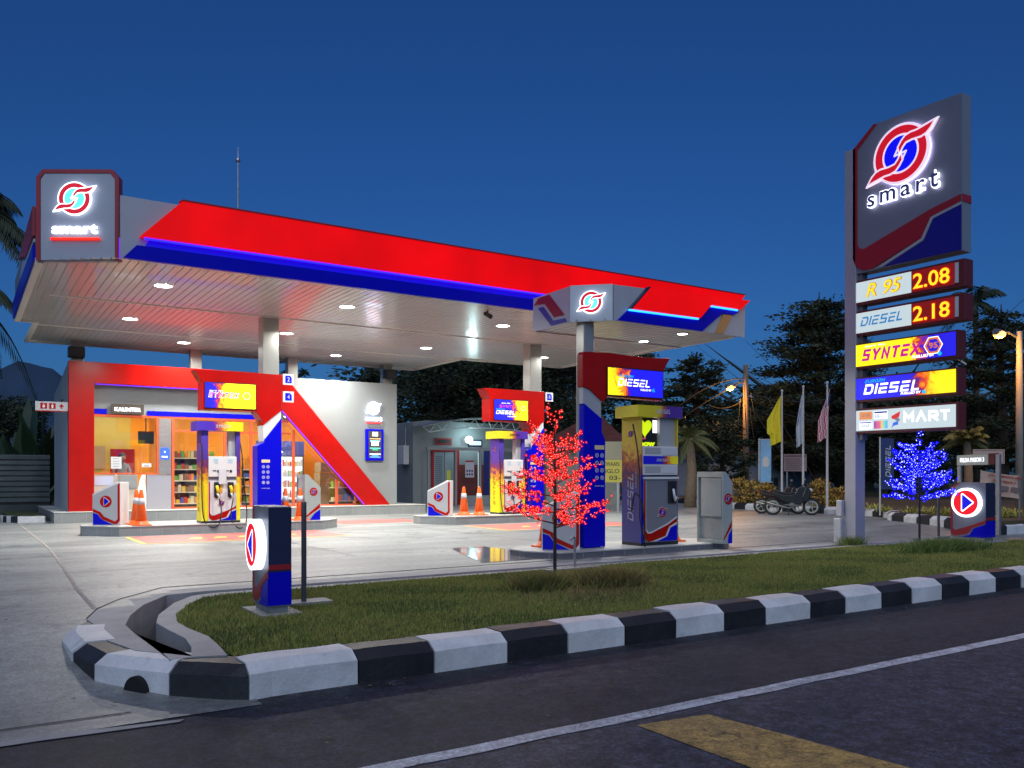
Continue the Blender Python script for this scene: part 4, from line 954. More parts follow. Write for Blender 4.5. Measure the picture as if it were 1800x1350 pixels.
B(mat('s_blue',(.02,.1,.5),emit=(.02,.12,.65),es=.9)).prism([(.80,2.20),(.84,2.30),(.93,2.32),(.93,2.26),(.84,2.24)], .012,.018,M).build('letter_bottom', b5)
B(WHITEP).prism([(.81,2.37),(.93,2.39),(.97,2.34),(.93,2.31),(.89,2.33),(.86,2.36)], .012,.016,M).build('letter_middle', b5)
b = B(mat('atm_orange',(.7,.25,.08),emit=(.70,.22,.06),es=.8)).box(.13,.40,2.385,2.53,.012,.015,M); b.build('atm_tile', b5)
B(WHITEP).text('ATM', M, .18,2.42,.17,.07,.016,.003).build('lettering', b5)
tl = B(E_WHITE2).box(.44,.72,2.385,2.53,.012,.015,M).build('card_tile', b5); B(BLUEP).box(.45,.71,2.49,2.52,.0152,.018,M).build('blue_bar', tl); B(BLUEP).text('EB',M,.47,2.40,.09,.07,.016,.003).build('lettering', tl)
tl = B(E_WHITE2).box(.13,.40,2.20,2.345,.012,.015,M).build('card_tile', b5); B(BLUEP).text('VISA',M,.18,2.235,.17,.06,.016,.003,.1).build('lettering', tl); B(BLUEP).box(.14,.39,2.315,2.335,.0152,.018,M).build('blue_bar', tl)
B(flame('wallet_art',1,True,.8,[(0,(.3,.05,.35)),(.4,(.7,.15,.2)),(.6,(.8,.5,.2)),(.8,(.1,.6,.5)),(1,(.1,.4,.7))],namp=.5,scale=9)).box(.44,.72,2.20,2.345,.012,.015,M).build('card_tile', b5)
B(GALV).tube([(14.6,8.12,3.36),(14.6,7.98,3.24)],.02,6).build('bracket', pyl)
t = thing('meter_box', 'two small grey meter boxes on the left of the tall sign post', 'meter box', (14.3,10.4,0))
B(GREY).box(14.34,14.44,10.27,10.40,.52,.84).build('meter_case', t, bevel=.02); B(GREY).box(14.32,14.44,10.27,10.44,.0,.49).build('meter_case', t, bevel=.02)

# ================================================================== ENTRANCE TOTEMS WITH LIT DISCS
E_RDISC = mat('lit_disc_red', (.5,.0,.01), emit=(.80,.004,.012), es=.95); E_BARROW = mat('lit_arrow_blue', (.0,.0,.5), emit=(.004,.004,.62), es=.9)
def totem(label, loc, fw, th, h, rdisc, cz, ell, direction, cut=True):
    """loc: near corner of the -X face; the face runs fw deep, the body is th thick"""
    x, y, z = loc; t = thing('entrance_totem', label, 'totem sign', loc)
    M = left(x, y+fw, z)      # u from far to near
    TG = mat('totem_grey', (.19,.20,.24), .4, .25, var=.05)
    B(GALV).box(x+.02,x+th-.02,y+.03,y+fw-.03,z,z+.08).build('foot', t)
    pr = [(0,.07),(0,h-.10 if cut else h-.08),(.16 if cut else 0,h),(fw,h),(fw,.07)]
    B(TG).prism(pr, -th, 0, M).build('body', t, bevel=.006)
    B(MAROON).prism([(0.0,.13),(0,h-.10),(.16 if cut else .0,h),(.20 if cut else .03,h-.005),(.04,h-.12),(.04,.24),(.09,.20),(fw*.55,.30),(fw,.42),(fw,.36),(fw*.62,.26),(fw*.5,.14),(.12,.09),(.05,.10)], .001, .006, M).build('red_band', t)
    B(BLUEP).prism([(.20,.075),(fw,.075),(fw,.34),(fw*.66,.25),(fw*.55,.12)], .001, .007, M).build('blue_corner', t)
    K = M @ Matrix.Translation((fw*.5,cz,0)) @ Matrix.Diagonal((ell,1,1,1))
    lb = B(E_WHITE).cyl(rdisc, .004, .09, 40, K).build('lit_drum', t)
    arrow_disc(K @ Matrix.Translation((0,0,.091)), rdisc*.84, lb, E_RDISC, E_BARROW, E_WHITE, direction, dz=.003)
    # side face
    Ms = front(x, y, z)
    B(NAVY).prism([(0,.09),(0,h-.01),(th,h-.01),(th,.09)], .001, .004, Ms).build('side_face', t)
    B(BLUEP).box(.0,th,.085,.40,.005,.008,Ms).build('blue_side', t); B(MAROON).box(0,th,.42,.47,.005,.008,Ms).build('red_side', t)
    return t
tl_ = totem('near entrance totem with a lit disc seen almost edge-on, at the left of the lawn', (2.43,7.93,.02), .50, .22, 1.02, .245, .65, .82, -1, cut=False)
B(SLABM).box(2.34,2.74,7.86,8.50,-.02,.03).build('base_slab', tl_)
tr_ = totem('far entrance totem with a lit red disc facing left, right of the blue lit tree', (16.80,8.80,.02), .70, .34, 1.16, .29, .76, 1.0, 1)
B(SLABM).box(16.6,17.4,8.68,9.62,-.02,.025).build('base_slab', tr_)
for (x,y,h,lab) in ((2.98,8.52,1.06,'slim dark grey marker post standing beside the near entrance totem'),(17.36,10.08,1.0,'slim grey post between the blue lit tree and the far entrance totem')):
    t = thing('marker_post', lab, 'post', (x,y,0))
    B(mat('post_dark',(.10,.10,.12),.45,.4)).tube([(x,y,0),(x,y,h)], .027, 10).build('pipe', t)
    B(SLABM).box(x-.22,x+.28,y-.10,y+.16,-.02,.03).build('base_slab', t)
t = thing('name_board', 'white lit board reading FELDA PASOH 3 on posts above the far totem', 'sign', (18.3,9.8,0))
def bb(px, py, d): return pt(px, py, d)
o = bb(1682,818,20.5); p = bb(1737,813,18.9)
K = face_m(o, (p-o)*Vector((1,1,0))); W = ((p-o)*Vector((1,1,0))).length
B(mat('board_pale',(.40,.42,.38),.5,emit=(.5,.55,.5),es=.10)).box(0,W,0,.24,-.12,0,K).build('board', t)
B(E_WHITE2).text('FELDA PASOH 3', K, W*.12,.07,W*.76,.10,.002,.008,0,.0).build('lettering', t)
B(DRED).box(W+.002,W+.28,.0,.25,-.10,.0,K).build('board_end', t)
for a in (-.03, W+.30):
    q = K @ Vector((a,0,-.08)); B(GALV).box(q.x-.04,q.x+.04,q.y-.04,q.y+.04,0,q.z+(.22 if a>0 else .2)).build('post', t)

# ================================================================== LIT TREES
def light_tree(label, x, y, h, col, core, spread, n, seed, z0, branches):
    rd = random.Random(seed)
    t = thing('light_tree', label, 'lit tree', (x,y,0)); t.location = (x,y,0)
    BK = mat('wire_bark',(.018,.014,.014),.6)
    b = B(BK); b.tube([(x,y,-.02),(x+.005,y,h*.55),(x,y+.01,h*.86)], [.022,.018,.010], 8)
    tips = []
    segs = []
    for i in range(branches):
        f = i/(branches-1); za = z0+(h*.78-z0)*f**.9
        az = i*2.399+rd.uniform(-.3,.3); L = spread*(1-.55*f)*rd.uniform(.75,1.1); rise = rd.uniform(-.02,.22)+.35*f
        P = [Vector((x,y,za))]
        d = Vector((math.cos(az), math.sin(az), rise))
        for k in range(4): P.append(P[-1]+d*(L/4)+Vector((rd.uniform(-.02,.02),rd.uniform(-.02,.02),.012*k*k*rd.uniform(-.6,1.1))))
        b.tube([tuple(p) for p in P], [.010,.008,.006,.004,.003], 5); segs.append(P)
        for s in range(6):
            j = rd.randint(1,3); az2 = az+rd.choice((-1,1))*rd.uniform(.5,1.1); l2 = L*rd.uniform(.25,.45)
            Q = [P[j]]; d2 = Vector((math.cos(az2), math.sin(az2), rise+rd.uniform(-.1,.35)))
            for k in range(3): Q.append(Q[-1]+d2*(l2/3)+Vector((0,0,rd.uniform(-.01,.02))))
            b.tube([tuple(p) for p in Q], [.006,.004,.003,.002], 4); segs.append(Q)
    tp = Vector((x,y,h*.86))
    for a in (-.16,.14,.02):
        Q=[tp, tp+Vector((a*.6,a*.2,.09)), tp+Vector((a,a*.3,h*.14*rd.uniform(.7,1.1)))]; b.tube([tuple(p) for p in Q],[.005,.004,.002],4); segs.append(Q)
    b.build('trunk', t)
    wts = [sum((q-p).length for p, q in zip(P, P[1:])) for P in segs]
    EM = mat('led_petals_'+core, (.0,.0,.0), emit=col, es=.95 if core=='red' else 1.5, spec=.0); EC = mat('led_core_'+core, (1,1,1), emit=(1.,.13,.09) if core=='red' else (.40,.44,1.), es=3.4 if core=='red' else 4.5)
    pos = []
    for i in range(n):
        P = rd.choices(segs, wts)[0]; s = rd.uniform(.18 if len(P) == 5 else .05,1)*(len(P)-1.001); k = int(s); p = P[k].lerp(P[k+1], s-k)
        pos.append(p+Vector((rd.gauss(0,.018),rd.gauss(0,.018),rd.gauss(0,.018))))
    def bloom(bb_, p, r):
        Q = Vector((rd.gauss(0,1),rd.gauss(0,1)-.6,rd.gauss(0,1))).to_track_quat('Z','Y').to_matrix().to_4x4()
        K = Matrix.Translation(p) @ Q
        bb_.m(EM)
        if True:
            for k in range(5):
                a = k*2*math.pi/5; c, s_ = math.cos(a), math.sin(a); c2,s2 = math.cos(a+.5),math.sin(a+.5); c3,s3 = math.cos(a-.5),math.sin(a-.5)
                bb_.add([(0,0,0),(r*.7*c3,r*.7*s3,r*.2),(r*c,r*s_,r*.15),(r*.7*c2,r*.7*s2,r*.2)], [(0,1,2,3)], K)
        else:
            bb_.add([(-r*.5,0,0),(0,-r*.5,0),(r*.5,0,0),(0,r*.5,0),(0,0,r*.6),(0,0,-r*.6)], [(0,1,4),(1,2,4),(2,3,4),(3,0,4),(1,0,5),(2,1,5),(3,2,5),(0,3,5)], K)
        q = r*.22 if core == 'red' else r*.27*rd.choice((.05,.1,.5,1.))
        bb_.m(EC); bb_.add([(-q,0,r*.1),(0,-q,r*.1),(q,0,r*.1),(0,q,r*.1),(0,0,r*.4),(0,0,-r*.4)], [(0,1,4),(1,2,4),(2,3,4),(3,0,4),(1,0,5),(2,1,5),(3,2,5),(0,3,5)], K)
    pos.sort(key=lambda p: p.x*S_+p.y*C_)
    r0 = .022 if core == 'red' else .030
    for p in pos[:100]:
        bb_ = MB(); bloom(bb_, p, r0*rd.uniform(.85,1.2)); bb_.build('led_blossom', t)
    bb_ = MB()
    for p in pos[100:]: bloom(bb_, p, r0*rd.uniform(.85,1.2))
    bb_.build('led_blossoms', t, kind='stuff')
    ld = bpy.data.lights.new('led_glow', 'POINT'); ld.energy = 9 if core == 'red' else 10; ld.color = (1.,.05,.04) if core=='red' else (.06,.08,1.); ld.shadow_soft_size = .35
    lo = bpy.data.objects.new('led_glow', ld); COL.objects.link(lo); lo.parent = t; lo.location = (0,0,h*.62)
    ch = thing('ground_spotlight', ('small grey spotlight can at the foot of the red lit tree' if core=='red' else 'small grey spotlight can at the foot of the blue lit tree'), 'spotlight', (x-.06,y+.02,0))
    B(GALV).lathe([(.045,0),(.045,.17),(.052,.175),(.052,.20)], 14, Matrix.Translation((x-.07,y+.02,0))).build('can', ch, smooth=False)
    return t
light_tree('small tree wound with glowing red blossom lights on the lawn', 6.0, 8.26, 2.20, (1.,.006,.004), 'red', .76, 1650, 11, .70, 28)
light_tree('small tree wound with glowing blue lights beside the tall price sign', 14.44, 8.74, 2.16, (.004,.004,1.), 'blue', .80, 1500, 5, .86, 28)

# ================================================================== SHOP
shop = thing('shop_building', 'fuel station shop with a red frame, orange interior and a long red diagonal band', 'building', (7.5,26.5,0))
B(TILE).prism([(2.12,25.92),(13.35,25.92),(13.35,31.5),(2.12,31.5)], -.02, .29).build('plinth', shop)
B(mat('plinth_top',(.50,.50,.46),.5,var=.08,vscale=2)).prism([(2.10,25.90),(13.37,25.90),(13.37,31.5),(2.10,31.5)], .29, .31).build('plinth_top', shop)
gb = B(mat('tile_joint',(.36,.36,.34),.8))
x = 2.3
while x < 13.3: gb.box(x,x+.012,25.915,25.919,0,.29); x += .6
gb.build('tile_joints', shop)
M = front(0, 26.5, 0)
# front wall: right-hand part above the diagonal band, and the strip over the glass
B(CREAM).prism([(8.40,4.20),(8.40,4.43),(12.55,4.43),(12.55,.31),(12.14,.31)], -.16, 0, M).build('front_wall', shop)
B(CREAM).prism([(3.1,3.05),(3.1,3.90),(8.44,3.90),(8.44,3.36),(8.75,3.05)], -.16, -.02, M).build('front_wall', shop)
wl = B(mat('side_wall_grey',(.34,.37,.40),.7,var=.06,vscale=1)); wl.prism([(0,.31),(0,3.86),(4.0,4.44),(4.0,.31)], -.15, 0, left(2.5,30.5,0)); wl.build('side_wall', shop)
b = B(CREAM); b.box(12.40,12.54,26.67,31,.31,4.3); b.build('side_wall', shop)
B(CREAM).box(2.66,12.39,31.0,31.1,.31,4.2).build('rear_wall', shop)
B(DGREY).box(2.66,12.39,26.70,30.99,3.95,4.10).build('roof', shop)
rf = B(REDP).prism([(2.50,.31),(2.50,4.48),(3.13,4.48),(8.55,4.48),(8.75,4.20),(12.16,.31),(11.26,.31),(8.46,3.36),(8.44,3.90),(3.13,3.90),(3.13,.31)][::1], .03, .30, M).build('red_frame', shop)
B(E_PURPLE).tube([(11.24,26.22,.34),(8.46,26.22,3.33)], .022, 6).build('neon_tube', shop)
B(E_PURPLE).tube([(3.16,26.22,3.87),(8.42,26.22,3.87)], .012, 6).build('neon_tube', shop)
b = B(BLUEP); b.box(3.13,3.49,3.05,3.20,.0,.03,M); b.build('blue_strip', shop); B(BLUEP).box(4.56,8.42,3.05,3.19,.0,.03,M).build('blue_strip', shop)
RF = mat('frame_orange_red', (.62,.09,.03), .35)
b = B(RF); b.box(3.13,8.75,2.98,3.05,-.12,.02,M); b.build('window_rail', shop)
b = B(RF)
for x0,x1 in ((3.13,3.17),(4.82,4.87)): b.box(x0,x1,1.38,2.98,-.08,.02,M)
b.box(3.17,4.82,1.34,1.38,-.08,.02,M); b.build('counter_window_frame', shop)
for x0 in (5.24,6.75,7.55,8.9,10.35):
    zt = 2.98 if x0 < 8.7 else max(.5, 3.36-(x0-8.46)*1.09-.12)
    B(RF).box(x0,x0+.07,.35,zt,-.08,.02,M).build('window_frame', shop)
B(RF).box(5.31,8.85,2.60,2.66,-.07,.01,M).build('transom', shop); B(RF).box(5.24,11.1,.31,.36,-.08,.02,M).build('sill', shop)
GL = glass('window_glass', (.96,.97,.97), .07)
B(GL).box(3.17,4.82,1.38,2.98,-.05,-.045,M).build('counter_glass', shop)
B(GL).prism([(5.31,.36),(5.31,2.98),(8.75,2.98),(11.15,.36)], -.05,-.045,M).build('shop_glass', shop)
B(STEEL).box(4.88,5.22,1.34,2.98,-.06,.02,M).build('steel_pillar', shop)
CP = mat('counter_panel', (.50,.43,.36), .4, .2, var=.05)
B(CP).box(3.13,4.30,.31,1.33,-.12,.0,M).build('counter_front', shop)
B(mat('counter_panel_silver',(.45,.45,.50),.25,.5)).box(4.55,5.23,.31,1.33,-.12,.0,M).build('counter_front', shop)
B(mat('marble_white',(.75,.75,.74),.3,var=.08,vscale=6,streak=(3,1,1))).prism([(4.31,.31),(4.31,.9),(4.36,1.15),(4.42,1.33),(4.52,1.33),(4.51,1.1),(4.54,.8),(4.54,.31)], -.10, .004, M).build('counter_front', shop)
B(mat('drawer_steel',(.36,.38,.38),.3,.6)).box(3.80,4.28,.93,1.30,.0,.04,M).build('cash_drawer', shop)
B(STEEL).tube([(3.72,26.44,1.32),(3.70,26.40,1.2),(3.70,26.44,.98)],.012,6).build('handle', shop)
B(mat('panel_lilac',(.45,.47,.62),.4)).box(3.18,3.66,1.03,1.28,.001,.012,M).build('card_panel', shop)
# interior
OR = mat('interior_orange', (.92,.30,.004), .6); MU = mat('interior_mustard', (.62,.42,.06), .6); TEAL = mat('ceiling_teal', (.13,.36,.32), .7)
B(OR).box(3.55,12.38,30.3,30.4,.31,3.4).build('interior_wall', shop)
B(MU).box(2.67,4.45,28.6,28.7,.31,3.4).build('interior_wall', shop); B(OR).box(4.45,4.98,28.6,28.7,.31,3.4).build('interior_wall', shop)
B(OR).box(11.4,11.5,27.2,30.29,.31,3.3).build('interior_wall', shop)
B(TEAL).box(2.67,12.38,26.70,30.29,3.42,3.46).build('ceiling', shop)
B(mat('shop_floor',(.40,.33,.28),.3)).box(2.67,12.38,26.70,30.29,.315,.325).build('shop_floor', shop)
ET = mat('tube_light', (1,1,1), emit=(1.,.93,.80), es=9.)
for yy in (27.4, 28.6, 29.6):
    for xx in (5.6, 7.6, 9.6): B(ET).box(xx,xx+1.2,yy,yy+.07,3.35,3.40).build('ceiling_tube', shop)
B(ET).box(3.3,4.3,27.6,27.67,3.35,3.40).build('ceiling_tube', shop)
for (x,y,e) in ((3.8,27.6,34),(6.2,28.0,70),(8.4,28.2,75),(10.2,28.4,45)):
    ld = bpy.data.lights.new('tube_lamp','AREA'); ld.shape='RECTANGLE'; ld.size=1.2; ld.size_y=.2; ld.energy=e; ld.color=(1.,.93,.82)
    lo = bpy.data.objects.new('tube_lamp', ld); COL.objects.link(lo); lo.parent = shop; lo.location = Vector((x,y,3.33))-ORG[shop.name]
B(mat('notice_board_tan',(.45,.27,.13),.6)).box(3.24,3.72,28.56,28.59,1.5,2.2).build('notice_panel', shop)
B(REDP).box(3.86,4.55,28.54,28.58,1.2,2.12).build('red_panel', shop)
def shelf(x0, x1, y, z1, label, seed, tiers):
    rd = random.Random(seed); t = thing('goods_shelf', label, 'shelf', ((x0+x1)/2, y, .325))
    B(mat('shelf_dark',(.05,.035,.03),.5)).box(x0,x1,y+.36,y+.40,.33,z1).build('back_board', t)
    gs = [mat('goods_%s'%n, c, .4) for n, c in (('yellow',(.75,.5,.05)),('red',(.6,.05,.03)),('green',(.15,.4,.06)),('cream',(.7,.6,.4)),('orange',(.75,.25,.03)),('brown',(.25,.12,.05)),('blue',(.05,.12,.45)))]
    for k in range(tiers):
        z = .42+(z1-.55)*k/(tiers-1)
        B(mat('shelf_cream',(.75,.66,.50),.5)).box(x0,x1,y,y+.355,z,z+.03).build('shelf_board', t)
        b = MB(); x = x0+.02
        while x < x1-.12:
            w = rd.uniform(.07,.14); h = rd.uniform(.10,.22); b.m(rd.choice(gs)); b.box(x,x+w,y+.03,y+.25,z+.031,z+.031+h); x += w+rd.uniform(.004,.02)
        b.build('goods', t, kind='stuff')
    return t
shelf(5.32,6.7,27.3,1.95,'shelf of snacks right behind the glass left of the petrol pump',1,5)
shelf(6.85,7.5,27.6,1.6,'shelf of mixed goods seen between the petrol pump and its right post',2,5)
shelf(7.7,8.5,27.6,1.6,'shelf of goods just left of the blue sign column',3,5)
shelf(10.45,11.3,27.0,1.0,'low shelf in the narrow corner under the diagonal band',4,2)
t = thing('drinks_fridge','tall glass-door drinks fridge lit white inside the shop','fridge',(9.3,29.4,.325))
x0,x1,y = 8.55,10.25,29.3
B(mat('fridge_body',(.04,.045,.06),.4)).box(x0,x1,y+.03,y+.6,.33,2.25).build('cabinet', t)
B(mat('fridge_header',(.05,.06,.20),.3,emit=(.05,.06,.2),es=.5)).box(x0,x1,y-.02,y+.02,2.0,2.5).build('header', t)
B(E_WHITE2).prism([(x0+.05,2.08),(x0+.05,2.40),(x0+.25,2.44),(x0+.45,2.38),(x0+.62,2.24),(x0+.85,2.20),(x0+.95,2.10)],.021,.03,front(0,y,0)).build('header_art', t)
rd = random.Random(9)
for q in range(2):
    xa = x0+.06+q*.84; xb = xa+.74
    d = B(mat('fridge_light',(.8,.85,.9),emit=(.75,.88,.92),es=.85)).box(xa,xb,y,y+.025,.45,1.95).build('lit_door', t)
    for k in range(4):
        b = MB(); x = xa+.02
        while x < xb-.06:
            b.m(mat('bottle_%d'%rd.randint(0,4), rd.choice([(.2,.5,.05),(.6,.05,.03),(.7,.5,.1),(.05,.1,.5),(.6,.6,.6)]), .3)); b.box(x,x+.05,y-.03,y-.005,.52+k*.37,.52+k*.37+rd.uniform(.15,.26)); x += .065
        b.build('bottles', t, kind='stuff')
t = thing('carton_stack','stack of brown cartons inside the shop beside the fridge','cartons',(10.8,28.5,.325))
CB = mat('cardboard',(.42,.28,.14),.8,var=.1)
for k in range(4): B(CB).box(10.4+.02*k,11.25,28.2,28.8,.33+k*.36,.33+k*.36+.34).build('carton', t, bevel=.01)
# wall-mounted things
t = thing('counter_sign','dark lit sign reading KAUNTER over the counter window','sign',(4.03,26.45,3.05)); M = front(0,26.5,0)
B(mat('sign_dark',(.05,.04,.03),.4)).box(3.60,4.46,3.07,3.36,.03,.08,M).build('sign_case', t)
B(E_WHITE).text('KAUNTER',M,3.68,3.145,.70,.11,.081,.01,0,.03).build('lettering', t)
t = thing('toilet_sign','small sign with two red toilet pictograms and an arrow left of the red frame','sign',(2.1,26.4,3.0)); M = front(0,26.3,0)
B(GREY).box(1.70,2.49,3.06,3.33,-.04,.0,M).build('board', t); B(REDP).box(1.70,2.49,3.06,3.085,.001,.006,M).build('red_line', t)
for k,xx in enumerate((1.82,2.03)):
    p_ = B(REDP).box(xx,xx+.16,3.13,3.29,.001,.004,M).build('pictogram', t); B(WHITEP).cyl(.014,.005,.007,8,M @ Matrix.Translation((xx+.08,3.265,0))).prism([(xx+.05,3.24),(xx+.11,3.24),(xx+.095,3.15),(xx+.065,3.15)] if k else [(xx+.06,3.24),(xx+.10,3.24),(xx+.115,3.18),(xx+.08,3.15),(xx+.045,3.18)],.005,.007,M).build('figure', p_)
B(REDP).prism([(2.33,3.28),(2.40,3.20),(2.35,3.20),(2.35,3.14),(2.31,3.14),(2.31,3.20),(2.26,3.20)],.001,.004,M).build('arrow', t)
B(BLACK).sphere((2.35,26.3,3.37),.04,8,6).build('lamp', t)
t = thing('wall_emblem','overexposed white glowing emblem with a red line high on the shop wall','sign',(11.66,26.45,3.2)); M = front(0,26.5,0)
logo(M @ Matrix.Translation((11.66,3.56,.05)),.20,t,red=mat('lit_pale_pink',(.8,.3,.3),emit=(.85,.28,.26),es=1.),blue=E_WHITE2,white=mat('lit_strong_white',(1,1,1),emit=(.66,.76,1.),es=5.),depth=.03)
B(mat('lit_strong_white',None)).text('smart',M,11.37,3.14,.60,.14,.05,.02,0,.04).build('lettering', t)
B(mat('neon_red',None)).tube([(11.40,26.44,3.07),(11.94,26.44,3.07)],.02,6).build('red_line', t)
t = thing('wall_screen','blue-framed lit screen with coloured lines on the shop wall','screen',(11.69,26.45,1.8)); 
B(BLUEP).box(11.38,12.02,1.80,2.86,.0,.10,M).build('frame', t, bevel=.01); sc_=B(mat('screen_dark',(.06,.05,.05),.3)).box(11.47,11.93,1.88,2.79,.101,.105,M).build('screen', t)
for (z,w,h,c) in ((2.62,.20,.14,'w'),(2.52,.40,.02,'y'),(2.44,.36,.03,'c'),(2.30,.26,.14,'w'),(2.20,.38,.03,'g'),(2.15,.22,.02,'g'),(2.0,.40,.03,'w'),(1.95,.24,.02,'b'),(1.905,.38,.025,'b')):
    mt = {'w':E_WHITE2,'y':mat('lit_amber',(.8,.5,.2),emit=(.9,.55,.2),es=1.2),'c':mat('lit_aqua',(.3,.7,.7),emit=(.3,.8,.75),es=1.2),'g':mat('lit_green',(.1,.6,.4),emit=(.05,.6,.4),es=1.2),'b':mat('lit_sky',(.1,.4,.8),emit=(.08,.35,.9),es=1.2)}[c]
    B(mt).box(11.70-w/2,11.70+w/2,z,z+h,.106,.110,M).build('screen_line', sc_)
for (nm,lab,x0,x1,z0,z1,yy,mt) in (('paper_notice','small white notice taped to the counter glass by the cashier',3.60,3.88,1.50,1.84,26.52,WHITEP),('paper_notice','small white paper strip low at the right of the counter glass',4.42,4.68,1.55,1.66,26.52,WHITEP)):
    p_ = B(mt).box(x0,x1,yy-.004,yy,z0,z1).build(nm, at=(x0,yy,z0), label=lab, category='notice')
    b = B(mat('notice_ink',(.12,.12,.12),.7)); K = front(0,yy-.004,0)
    n = 4 if z1-z0 > .2 else 2
    for k in range(n): b.box(x0+.05,x1-.06,z1-.05-k*(z1-z0-.05)/n-.012,z1-.05-k*(z1-z0-.05)/n,.001,.002,K)
    b.build('writing', p_)
t = thing('card_reader_sign','small blue lit sticker with white letters on the steel pillar','sticker',(5.05,26.45,1.8)); K = front(0,26.48,0)
B(mat('lit_sticker_blue',(.02,.08,.5),emit=(.01,.06,.5),es=.7)).prism([(4.92,1.78),(4.92,2.08),(4.96,2.13),(5.12,2.13),(5.18,2.07),(5.18,1.82),(5.14,1.77)],.0,.012,K).build('sticker', t)
B(E_WTXT).text('POLIS',K,4.96,1.83,.16,.05,.013,.003,0,.03).cyl(.022,.013,.016,10,K @ Matrix.Translation((5.04,2.0,0))).build('lettering', t)
t = thing('hanging_monitor','dark monitor hanging inside at the top right of the counter window','monitor',(4.7,27.6,2.4))
B(BLACK).box(4.55,5.0,27.9,27.98,2.28,2.66).build('screen', t, bevel=.01); B(BLACK).tube([(4.78,27.95,2.66),(4.78,27.95,3.41)],.02,6).build('pole', t)
# cashier
def cashier():
    t = thing('person','person in grey with dark hair bent over the counter behind the glass','person',(3.98,27.25,.325))
    x,y,z = 3.98,27.25,.325
    SK=mat('skin',(.30,.16,.10),.6); CL=mat('cashier_grey_shirt',(.16,.17,.18),.8); HR_=mat('dark_hair',(.015,.012,.012),.6)
    me = bpy.data.meshes.new('body'); J=[(0,0,.88),(0,-.02,1.08),(0,-.05,1.26),(0,-.10,1.36),(0,-.15,1.44),(0,-.17,1.50),
       (-.17,-.04,1.26),(-.24,-.10,1.04),(-.16,-.30,.96),(-.12,-.36,.96),(.17,-.04,1.26),(.24,-.10,1.04),(.16,-.30,.96),(.12,-.36,.96),
       (-.09,.0,.84),(-.10,.0,.46),(-.10,.02,.06),(-.10,-.12,.03),(.09,.0,.84),(.10,.0,.46),(.10,.02,.06),(.10,-.12,.03)]
    Ed=[(0,1),(1,2),(2,3),(3,4),(4,5),(2,6),(6,7),(7,8),(8,9),(2,10),(10,11),(11,12),(12,13),(0,14),(14,15),(15,16),(16,17),(0,18),(18,19),(19,20),(20,21)]
    rad=[.14,.13,.14,.055,.085,.075,.065,.045,.035,.03,.065,.045,.035,.03,.09,.065,.045,.035,.09,.065,.045,.035]
    me.from_pydata(J,Ed,[]); ob=bpy.data.objects.new('body',me); COL.objects.link(ob); ob.parent=t
    sk=ob.modifiers.new('skin','SKIN')
    for k,vv in enumerate(me.skin_vertices[0].data if me.skin_vertices else []): vv.radius=(rad[k],rad[k]*.85)
    if not me.skin_vertices:
        ob.modifiers.remove(sk)
        bm=__import__('bmesh').new(); bm.from_mesh(me); ly=bm.verts.layers.skin.verify(); bm.verts.ensure_lookup_table()
        for k,vv in enumerate(bm.verts): vv[ly].radius=(rad[k],rad[k]*.85); vv[ly].use_root=(k==0)
        bm.to_mesh(me); bm.free(); sk=ob.modifiers.new('skin','SKIN')
    ob.modifiers.new('sub','SUBSURF').levels=1; ob.modifiers['sub'].render_levels=2; me.materials.append(CL)
    B(SK).sphere((x,y-.17,z+1.50),.098,14,10,1.15).build('face',t,smooth=True)
    B(HR_).sphere((x,y-.145,z+1.535),.112,14,10,1.05).build('hair',t,smooth=True)
cashier()

# ================================================================== BACKGROUND STRUCTURES
VER = mat('verge_earth', (.05,.04,.02), .9, col2=(.10,.065,.03), vscale=1.5, bump=.4)
vk = [(29.2,40.0),(28.4,32.5),(27.6,28.1),(24.9,22.5),(24.35,18.3),(24.1,16.0),(23.6,15.3),(22.47,14.57),(20.94,11.84),(20.60,10.9)]
B(VER).prism([(x+.2,y) for x,y in vk]+[(45,10.9),(46,20),(48,42),(30,42)], -.4, .17).build('verge', kind='structure')
kerb('verge_kerb', vk[::-1], [.65*i for i in range(1,60)], True, lambda x,y: gz(x,y)-.02, [(0,0),(0,.16),(-.10,.24),(-.32,.24),(-.32,-.1)])
kerb('verge_kerb', [(46,10.85),(21.2,10.85)], [.9*i for i in range(1,40)], True, lambda x,y: -.27, [(0,0),(0,.04),(-.10,.12),(-.32,.12),(-.32,-.3)], zt=.0)
# left: service road kerb with a strip of turf, fence, mountain
B(mat('turf_strip',(.05,.07,.015),.9,col2=(.03,.045,.01),vscale=8)).prism([(1.1,27.7),(1.45,27.15),(2.0,27.0),(2.0,31.0),(1.1,31.0)], -.02, .17).build('turf_strip', kind='structure')
kerb('side_kerb', [(2.0,26.85),(1.40,27.0),(1.18,27.4),(1.0,28.4),(.9,31)], [.60,.75,.95,1.15,1.35,1.55,1.8,2.1,2.5,3], True, lambda x,y: -.02, [(0,0),(0,.12),(.06,.18),(.2,.18),(.2,-.05)])
t = thing('sheet_fence','grey corrugated sheet fence beyond the left side of the shop','fence',(-3,31.5,0))
b = B(mat('fence_grey',(.10,.12,.125),.5,.3,var=.1))
for k in range(9): z=.42+k*.172; b.add([(-14,31.5,z),(2.45,31.5,z),(2.45,31.46,z+.03),(-14,31.46,z+.03),(-14,31.46,z+.14),(2.45,31.46,z+.14),(2.45,31.5,z+.172),(-14,31.5,z+.172)],[(0,1,2,3),(3,2,5,4),(4,5,6,7)])
b.build('corrugated_sheet', t); B(mat('wall_low_dark',(.05,.06,.065),.7)).box(-14,2.45,31.44,31.6,-.02,.36).build('low_wall', t); B(BLACK).box(-14,2.45,31.5,31.55,.36,.42).build('gap_board', t)
